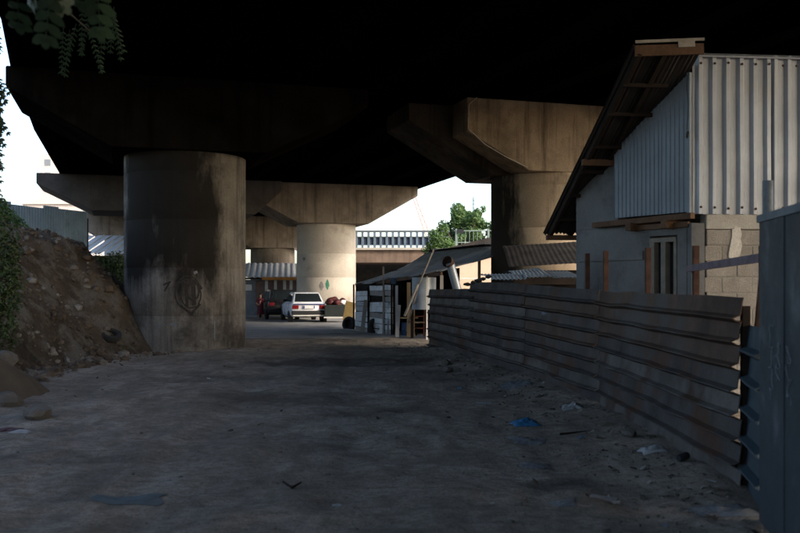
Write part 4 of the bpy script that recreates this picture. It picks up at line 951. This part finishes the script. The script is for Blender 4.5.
for px, py, r_ in ((452, 222, 1.5), (462, 213, 1.3), (470, 219, 1.5), (480, 221, 1.3), (486, 226, 1.1), (443, 228, 1.0), (458, 232, 1.6), (472, 233, 1.7), (485, 236, 1.3), (466, 242, 1.6), (448, 240, 1.3), (496, 230, 1.2), (500, 240, 1.4), (439, 236, .8), (455, 215, .7), (475, 211, .6), (482, 214, .5)):
    for _ in range(3): cs.append((at(px + random.gauss(0, 4), py + random.gauss(1, 3.5), TY + random.uniform(-1.5, 1.5)), r_ * random.uniform(.22, .5)))
tree('tree', (5.6, TY, 0), 3.2, .28, cs, 7500, .27, 'leaf_tree', 'bright green leafy tree behind the mesh railing')
cs = [(at(px, py, 58.5), r_) for px, py, r_ in ((436, 236, .55), (441, 243, .65), (433, 246, .5), (447, 248, .6), (438, 252, .6), (427, 250, .35), (443, 229, .4))]
tree('bush', (2.6, 58.5, 0), 2.4, .10, cs, 2600, .17, 'leaf_tree', 'green bush at the end of the blue grey railing', 'bush')
# peach house and white fence
hs_ = thing('house', (4.6, 46, 0), 'low peach plastered house glimpsed beneath the workshop roof', 'house')
MB().box((6.3, 48.5, 1.7), (8.6, 5, 3.5)).build('wall', 'peach_wall', hs_); MB().prism([(-.3, 3.46), (8.9, 3.46), (4.3, 4.6)], (2, 46, 0), (1, 0, 0), UP, (0, 1, 0), -.3, 5.3).build('roof', 'roof_brown', hs_)
wf = thing('picket_fence', (3.1, 39, 0), 'pale slatted fence before the peach house', 'fence')
for k in range(24): MB().box((1.35 + .15 * k, 39, .98), (.12, .03, 2.0)).build('slat', 'peach_wall', wf)
for z in (.5, 2.02): MB().box((3.1, 39.03 if z < 1 else 39.0, z), (3.7, .04, .07)).build('rail', 'paint_white', wf)
# mast and crane jib far off
ms_ = thing('mast', (10.6, 130, 0), 'thin dark lattice mast rising behind the tree', 'mast')
for k in range(4): a = k * math.pi / 2; MB().tube((10.6 + .16 * math.cos(a), 130 + .16 * math.sin(a), 0), (10.6 + .12 * math.cos(a), 130 + .12 * math.sin(a), 14.6), .03, n=5).build('leg', 'steel_grey', ms_)
for k in range(28): z = 7 + .28 * k; MB().beam((10.45, 129.85, z), (10.75, 129.85, z + .28 * (1 if k % 2 else -1)), .03, .03).build('lacing', 'steel_grey', ms_)
MB().tube((10.6, 130, 14.4), (10.6, 130, 15.6), .02, n=5).build('tip', 'steel_grey', ms_)
cr = thing('crane', (4.6, 140, 0), 'red lattice crane jib slanting beside the pale cap beam', 'crane')
j0 = at(428, 236, 140); j1 = at(414, 197, 140)
MB().tube((j0.x, 140, 0), j0, .28, n=8).build('mast', 'crane_red', cr, 60)
for sx in (-.35, .35): MB().beam(j0 + Vector((sx, 0, 0)), j1 + Vector((sx * .6, 0, 0)), .12, .12).build('chord', 'crane_red', cr)
for k in range(14):
    a = j0.lerp(j1, k / 14); b = j0.lerp(j1, (k + 1) / 14); s_ = .35 if k % 2 else -.35; MB().beam(a + Vector((s_, 0, 0)), b - Vector((s_ * .8, 0, 0)), .07, .07).build('lacing', 'crane_red', cr)

# ------------------------------------------------------------------ left background
bf = thing('sheet_fence', (-15.5, 37, 2.8), 'weathered blue corrugated sheet fence on top of the earth bank', 'fence')
FL0 = at(-25, 199, 35); FL1 = at(89, 212, 41); dd = Vector((FL1.x - FL0.x, FL1.y - FL0.y, 0)); LL = dd.length; dd.normalize(); nn_ = Vector((dd.y, -dd.x, 0))
k = 0; s_ = 0
while s_ < LL - .2:
    zt = FL0.z + (FL1.z - FL0.z) * (s_ / LL); b = Vector((FL0.x, FL0.y, 0)) + dd * s_
    MB().corr(b + UP * (zt - 2.6), dd, UP, nn_, .92, 2.6 + random.uniform(-.06, .06), .155, .035, 'trap', nv=3, wob=.03).build('sheet', 'blue_fence', bf, 30); s_ += .9
for t in (0, .33, .66, 1): p = Vector((FL0.x, FL0.y, 0)) + dd * (LL * t) - nn_ * .1; MB().beam(p + UP * 1.5, p + UP * (FL0.z - .3), .08, .08).build('post', 'wood_dark', bf)
wr_ = thing('shed', (-19.4, 58, 0), 'white sheet roofed shed seen between bank and sooty pier', 'shed')
for i in range(8):
    a = -23.4 + i * 1.02; MB().corr((a, 55.5, 3.72), (1, 0, -.02), (.22, 1, .42), (0, -.4, 1), .93, 3.4, .5, .05, 'rib', nv=3).build('roof_sheet', 'roof_white', wr_, 40)
MB().box((-19.5, 57.6, 1.8), (7.6, 3.4, 3.6)).build('wall', 'wood_dark', wr_)
tw = thing('tower_block', (-71, 200, 0), 'pale high rise block faint against the white sky', 'building')
MB().box((-68, 207, 15), (24, 14, 32.4)).build('wall', 'tower_wall', tw); MB().box((-72, 207, 32), (5, 6, 2)).build('roof_house', 'tower_wall', tw)
for fz_ in range(10):
    for k in range(7): MB().box((-78.3 + 3.3 * k, 199.98, 3.2 + 2.9 * fz_), (1.3, .12, 1.4)).build('window', 'tower_glass', tw)
tw2 = thing('apartment_block', (-80, 170, 0), 'low pale building just above the blue fence', 'building')
MB().box((-63, 172, 8), (14, 10, 18)).build('wall', 'tower_wall', tw2); MB().prism([(-.4, 0), (14.4, 0), (7, 2)], (-70, 167, 17.003), (1, 0, 0), UP, (0, 1, 0), -.4, 10.4).build('roof', 'tower_wall', tw2)
for fz_ in range(5):
    for k in range(4): MB().box((-68 + 3.3 * k, 166.98, 3.2 + 3 * fz_), (1.3, .12, 1.4)).build('window', 'tower_glass', tw2)

# bushes on the bank
def bush(name, pts, nleaf, size, lm_, label, group=None):
    c0 = Vector(pts[0][0]); b = Vector((c0.x, c0.y, max(0, mz(c0.x, c0.y)))); t = thing(name, b, label, 'bush', group)
    g = MB()
    for c, r_ in pts: g.path([b - UP * .1, b.lerp(Vector(c), .5) + Vector((.05, 0, .1)), Vector(c)], [.03, .02, .008], 5)
    g.build('stem', 'bark', t, 60); g = MB(); leaves(g, nleaf, clumps(pts), size); g.build('foliage', lm_, t, recalc=False)
bush('bush', [(at(px, py, 17.2), r_) for px, py, r_ in ((-6, 262, .45), (4, 248, .36), (-2, 232, .38), (2, 280, .42), (-8, 300, .5), (8, 270, .26), (-4, 215, .28), (10, 300, .25), (3, 322, .32), (-4, 340, .4), (14, 258, .12), (12, 240, .1), (16, 285, .13))], 3300, .085, 'leaf_bush', 'dark green bush at the left edge on the earth bank')
bush('bush', [(at(px, py, 30), r_) for px, py, r_ in ((3, 214, .38), (10, 221, .35), (-6, 206, .45), (19, 226, .25), (26, 229, .16))], 2200, .09, 'leaf_tree', 'light green bush before the blue sheet fence')
bush('bush', [(at(px, py, 40) , r_) for px, py, r_ in ((106, 268, .5), (116, 262, .5), (112, 278, .6), (98, 262, .4), (122, 274, .5))], 2200, .13, 'leaf_bush', 'green shrub below the white sheet roof')

# tree at the left whose leaf sprays hang into the frame
nt_ = thing('tree', (-4.3, 4.6, 0), 'near tree whose leaf sprays hang into the top left corner', 'tree')
tb_ = Vector((-4.3, 4.6, -.2)); g = MB()
g.path([tb_, tb_ + Vector((.1, 0, 1.8)), tb_ + Vector((.3, -.1, 3.6)), tb_ + Vector((.7, -.2, 5.0))], [.16, .13, .10, .06], 12)
limb = [tb_ + Vector((.25, -.05, 3.0)), Vector((-3.1, 4.5, 3.55)), Vector((-2.2, 4.4, 3.62)), Vector((-1.35, 4.4, 3.5))]; g.path(limb, [.07, .045, .025, .008], 8)
limb2 = [tb_ + Vector((.15, 0, 2.4)), Vector((-4.2, 7.0, 4.2)), Vector((-3.6, 8.2, 4.9)), Vector((-2.2, 8.6, 4.95))]; g.path(limb2, [.06, .04, .022, .008], 8)
g.build('trunk', 'bark', nt_, 60)
def frond(g, p0, p1, n, ll, lw, droop=.1):
    p0 = Vector(p0); p1 = Vector(p1); d = (p1 - p0); sag = Vector((0, 0, -d.length * droop))
    pts = [p0 + d * (i / n) + sag * (i / n) ** 2 for i in range(n + 1)]
    for a, b in zip(pts, pts[1:]): g.tube(a, b, .0025, n=4, cap=False)
    dn = d.normalized(); sd_ = dn.cross(Vector((.2, -1, .2))).normalized(); up_ = sd_.cross(dn)
    for i, p in enumerate(pts[1:]):
        for s_ in ((-1, 1) if i < n - 1 else (-1, 1, 0)):
            t = (dn * .75 + sd_ * s_ * .8 + up_ * random.uniform(-.35, .25)).normalized() if s_ else dn
            L_ = ll * random.uniform(.8, 1.15) * (1 - .25 * abs(i / n - .4)); wv = t.cross(up_).normalized() * lw
            k = len(g.v); mid = p + t * L_ * .45 - up_ * L_ * .03
            g.add([p, p + t * L_ * .2 + wv * .35, mid + wv * .5 - up_ * .004, p + t * L_ * .8 + wv * .3 - up_ * .01, p + t * L_ - up_ * .02, p + t * L_ * .8 - wv * .3 - up_ * .01, mid - wv * .5 - up_ * .004, p + t * L_ * .2 - wv * .35],
                  [(0, 1, 7), (1, 2, 6, 7), (2, 3, 5, 6), (3, 4, 5)])
g = MB()
for (ax, ay), (bx, by), Y, n in [((52, -22), (46, 30), 4.0, 5), ((17, -6), (19, 20), 4.1, 3), ((34, -30), (60, -2), 4.0, 4), ((84, -34), (82, -2), 4.1, 4), ((96, -30), (100, 22), 4.2, 5), ((36, -22), (30, -6), 4.1, 3)]:
    frond(g, at(ax, ay, Y), at(bx, by, Y + .1), n, .095, .05)
for _ in range(11):
    px = random.uniform(62, 116); py = random.uniform(24, 56); frond(g, at(px, py - 22, 8.5), at(px + random.uniform(-12, 16), py + 18, 8.6), 9, .05, .017)
for _ in range(150):
    px = random.uniform(-22, 1); py = random.choice((random.uniform(10, 185), random.uniform(70, 130))); w_ = 7 if 75 < py < 130 else 3; frond(g, at(px - 12, py - 10, 9), at(px + random.uniform(-2, w_), py + 12, 9), 6, .05, .022)
for _ in range(60):
    p = limb[0].lerp(limb2[-1], random.random()) + Vector((random.gauss(-1.2, .8), random.gauss(0, .9), random.gauss(1.6, .6))); q_ = p + Vector((random.gauss(0, .25), random.gauss(0, .25), -.3))
    frond(g, p, q_, 7, .08, .034)
g.build('foliage', 'leaf_near', nt_, recalc=False)
cs = [(Vector((-4.6 + random.gauss(0, 1.5), 6 + random.gauss(0, 3.2), 5.2 + random.gauss(0, .9))), random.uniform(.6, 1.1)) for _ in range(34)]  # unseen crown clumps, added to cut sky light from the left
cs = [(c, r_) for c, r_ in cs if c.x < -.444 * c.y - .9 - r_ or c.z > 2.2 + .32 * c.y + r_]
g = MB(); leaves(g, 9000, clumps(cs), .17); g.build('crown', 'leaf_near', nt_, recalc=False)
g = MB(); g.path([Vector((-4.0, 6.8, 3.2)), at(-25, 60, 9), at(-8, 120, 9), at(2, 172, 9)], [.03, .02, .012, .005], 6); g.path([at(-25, 60, 9), at(-10, 40, 9), at(3, 52, 9)], [.015, .01, .004], 5); g.path([limb2[2], at(60, 5, 8.5), at(100, 40, 8.5)], [.018, .012, .004], 5)
g.path([limb[2], at(50, -22, 4.3), at(20, -14, 4.35)], [.02, .012, .004], 5); g.path([limb[3], at(84, -30, 4.4), at(100, -26, 4.5)], [.009, .008, .004], 5)
g.build('twigs', 'bark', nt_, 60)

# ------------------------------------------------------------------ rubble, rocks and litter
g = MB()
for i in range(3600):
    y = random.uniform(11, 27); x = random.uniform(-11.5, -5.6); d = toe_dist(x, y)
    if d < -.9 or d > 5: continue
    if (x + 5.87) ** 2 + (y - 24.65) ** 2 < 3: continue
    z = max(mz(x, y), gz(x, y)); r_ = random.choice((.02, .025, .03, .03, .04, .05, .07, .12)) * random.uniform(.7, 1.3)
    g.rock((x, y, z + r_ * .15), r_, i * .37, (1, random.uniform(.6, 1), random.uniform(.5, .9)), 1)
mat('clod', (.12, .092, .068), (.062, .048, .037), 5, .97, 0, .5, 40, c3=(.20, .185, .165), s3=(.9, .5, .6), spec=.05); o = g.build('bank_rubble', 'clod', None); o['kind'] = 'stuff'; o['label'] = 'loose stones and broken lumps on the earth bank'
g = MB()
for i in range(1300):
    y = 5 + 22 * random.random() ** 1.4
    if random.random() < .82: x = fence_x(y) - abs(random.gauss(0, .7)) - .08
    else: x = random.uniform(-6, 3)
    if x > fence_x(y) - .06: continue
    r_ = random.choice((.006, .008, .012, .02)) * random.uniform(.6, 1.3); g.rock((x, y, gz(x, y) + r_ * .2), r_, i * .21, (1, .8, .6), 1)
o = g.build('gravel', 'stone_pale', None, 50); o['kind'] = 'stuff'; o['label'] = 'scattered grit and gravel on the dirt track'
RK = [((8, 407), .24, 'stone_pale', 'pale rounded rock at the left edge below the sand heap'), ((38, 420), .22, 'stone', 'low grey rock at the foot of the sand heap'), ((3, 392), .26, 'stone', 'dark rock half buried in the sand heap'),
      ((97, 340), .24, 'stone_pale', 'pale boulder on the bank just left of the tyre ring'), ((445, 366), .16, 'stone', 'stone by the far end of the rusty fence'), ((630, 448), .10, 'stone_pale', 'pale stone against the foot of the rusty fence'), ((448, 372), .13, 'stone', 'flat dark stone below the far fence corner')]
for i, ((px, py), r_, m_, lb) in enumerate(RK):
    r_ *= .8
    p = gnd(px, py); z = max(gz(p.x, p.y), mz(p.x, p.y) if p.x < -5.2 else -1, hz(p.x, p.y) if -8 < p.x < -4.6 and 11 < p.y < 15.5 else -1)
    single('rock', MB().rock((p.x, p.y, z + r_ * .3), r_, i * 1.3 + 2, (1.1, 1, .72), 2), m_, (p.x, p.y, z), lb, 'rock', 'rocks along the track', smooth=20)
# old tyre lying on the foot of the bank
def bank_hit(px, py):
    Y = 10
    while Y < 40:
        p = at(px, py, Y)
        if p.z <= mz(p.x, p.y): return p
        Y += .05
    return gnd(px, py)
pt = bank_hit(111, 338) + Vector((0, -.02, .07)); tyre(pt, .26, .15, (.25, -.35, .9), 'black tyre lying on the bank beside the sooty pier')

def crumple(name, c, size, m_, label, cat, seed, flat=.35, group='litter along the fence'):
    g = MB(); n = 12
    for j in range(n + 1):
        for i in range(n + 1):
            u, v = i / n - .5, j / n - .5; e = 1 - max(abs(u), abs(v)) * 2
            w = .5 + .35 * noise.noise((u * 3 + seed, v * 3, seed)); a = math.atan2(v, u); rr = math.hypot(u, v) * (1 + .5 * noise.noise((math.cos(a) + seed, math.sin(a), 0)))
            x = math.cos(a) * rr * size[0] * 1.2; y = math.sin(a) * rr * size[1] * 1.2
            h = max(0, e) ** .6 * flat * size[0] * (w + .5 * noise.noise((u * 7, v * 7, seed))); g.v.append(Vector((c[0] + x, c[1] + y, gz(c[0] + x, c[1] + y) + .006 + max(0, h))))
    for j in range(n):
        for i in range(n): a = j * (n + 1) + i; g.f.append((a, a + 1, a + n + 2, a + n + 1))
    k = len(g.v); g.v += [p - UP * .004 for p in g.v]; g.f += [tuple(q + k for q in reversed(f)) for f in g.f]
    o = single(name, g, m_, (c[0], c[1], gz(c[0], c[1])), label, cat, group, smooth=70); return o
L_ = [('plastic_bag', (526, 426), (.30, .34), 'plastic_blue', 'crumpled bright blue plastic bag on the track by the fence', 'bag', .38),
      ('plastic_wrap', (512, 389), (.42, .5), 'plastic_clear', 'clear bluish plastic wrap at the foot of the fence bend', 'wrap', .2),
      ('plastic_bag', (572, 413), (.20, .3), 'plastic_white', 'small white torn bag at the foot of the fence', 'bag', .4),
      ('plastic_bag', (653, 461), (.18, .16), 'plastic_white', 'white rag like bag against the fence foot', 'bag', .4),
      ('plastic_wrap', (722, 517), (.32, .22), 'plastic_clear', 'grey crumpled plastic near the blue ribbed panel', 'wrap', .25),
      ('paper', (604, 499), (.17, .11), 'plastic_white', 'pale paper scrap on the track in the foreground', 'paper', .1),
      ('paper', (564, 507), (.13, .16), 'plastic_clear', 'small grey paper square on the track', 'paper', .12),
      ('paper', (484, 404), (.16, .14), 'plastic_white', 'tiny white paper scrap far out on the track', 'paper', .12),
      ('paper', (337, 506), (.05, .05), 'plastic_white', 'tiny pale scrap in the middle foreground of the track', 'paper', .3),
      ('plastic_wrap', (536, 466), (.22, .2), 'plastic_clear', 'flattened grey plastic sheet on the track left of the fence', 'wrap', .1),
      ('plastic_wrap', (528, 443), (.30, .3), 'plastic_clear', 'torn clear plastic just in front of the blue bag', 'wrap', .15),
      ('rag', (128, 500), (.44, .26), 'cloth_blue', 'flat faded blue rag trodden into the track', 'rag', .05),
      ('paper', (22, 434), (.16, .12), 'plastic_white', 'white paper scrap below the sand heap', 'paper', .2),
      ('rag', (6, 432), (.26, .2), 'red_paint', 'dull red rag at the left edge below the sand heap', 'rag', .2)]
for i, (nm, (px, py), sz, m_, lb, ct, fl_) in enumerate(L_):
    p = gnd(px, py); crumple(nm, (p.x, p.y), sz, m_, lb, ct, i * 1.9 + .3, fl_)
p = gnd(595, 437); single('stick', MB().path([gnd(560, 437) + UP * .03, gnd(595, 436) + UP * .05, gnd(622, 435) + UP * .04], [.018, .02, .012], 6), 'wood_dark', p, 'dark stick lying across the litter by the fence', 'stick', smooth=60)
p = gnd(640, 484); single('stick', MB().path([gnd(628, 484) + UP * .02, gnd(656, 483) + UP * .03], [.01, .008], 6), 'wood_dark', p, 'short dark twig in the right foreground', 'stick', smooth=60)
p = gnd(683, 476); single('can', MB().lathe((p.x, p.y, gz(p.x, p.y) + .035), [(.0, -.06), (.028, -.06), (.033, -.05), (.033, .05), (.028, .06), (0, .06)], 16, (.8, .5, .15)), 'trim_black', p, 'small black can lying near the fence foot', 'can', smooth=40)
p = gnd(300, 486); single('stick', MB().path([gnd(283, 484) + UP * .02, gnd(292, 490) + UP * .02, gnd(301, 486) + UP * .03], [.008, .012, .008], 6), 'wood_dark', p, 'small dark twig in the middle of the track', 'stick', smooth=60)
def scrap_mat():
    m = bpy.data.materials.new('scraps'); m.use_nodes = True; N = m.node_tree.nodes; L = m.node_tree.links; b = N['Principled BSDF']; b.inputs['Roughness'].default_value = .8
    gm = N.new('ShaderNodeNewGeometry'); cr_ = N.new('ShaderNodeValToRGB'); L.new(gm.outputs['Random Per Island'], cr_.inputs[0]); L.new(cr_.outputs[0], b.inputs['Base Color'])
    cr_.color_ramp.interpolation = 'CONSTANT'; e = cr_.color_ramp.elements; e[0].color = (.06, .045, .03, 1); e[1].position = .3; e[1].color = (.11, .085, .06, 1)
    for p_, c in ((.5, (.035, .03, .026, 1)), (.7, (.2, .18, .15, 1)), (.93, (.3, .3, .3, 1)), (.98, (.06, .10, .15, 1))): q_ = e.new(p_); q_.color = c
    MATS['scraps'] = m
scrap_mat(); g = MB()
for _ in range(480):
    y = 5.5 + 18 * random.random() ** 1.3; x = fence_x(y) - .1 - abs(random.gauss(0, .55)) if random.random() < .75 else random.uniform(-6, 2.2)
    s_ = random.uniform(.012, .05); a = random.uniform(0, 6.28); u_ = Vector((math.cos(a), math.sin(a), random.gauss(0, .25))) * s_; v_ = Vector((-math.sin(a), math.cos(a), random.gauss(0, .3))) * s_ * random.uniform(.15, .7)
    c = Vector((x, y, gz(x, y) + .012)); g.add([c - u_ - v_, c + u_ * .9 - v_, c + u_ + v_ + UP * s_ * .3, c - u_ * .8 + v_], [(0, 1, 2), (0, 2, 3)])
o = g.build('litter_scraps', 'scraps', None, recalc=False); o['kind'] = 'stuff'; o['label'] = 'small scraps of litter and leaves strewn along the fence foot'
# tufts of weeds at the foot of the bank
g = MB()
for _ in range(2600):
    y = random.uniform(12, 23.5); x = random.uniform(-10, -6.4); d = toe_dist(x, y)
    if d < .1 or noise.noise((x * .8, y * .8, 3)) < .12: continue
    z = mz(x, y); h = random.uniform(.05, .16); a = random.uniform(0, 6.28); w = Vector((math.cos(a), math.sin(a), 0)) * .008; b = Vector((random.gauss(0, .05), random.gauss(0, .05), h))
    p = Vector((x, y, z - .01)); g.add([p - w, p + w, p + b], [(0, 1, 2)])
o = g.build('weeds', 'grass', None, recalc=False); o['kind'] = 'stuff'; o['label'] = 'thin weeds growing on the earth bank'
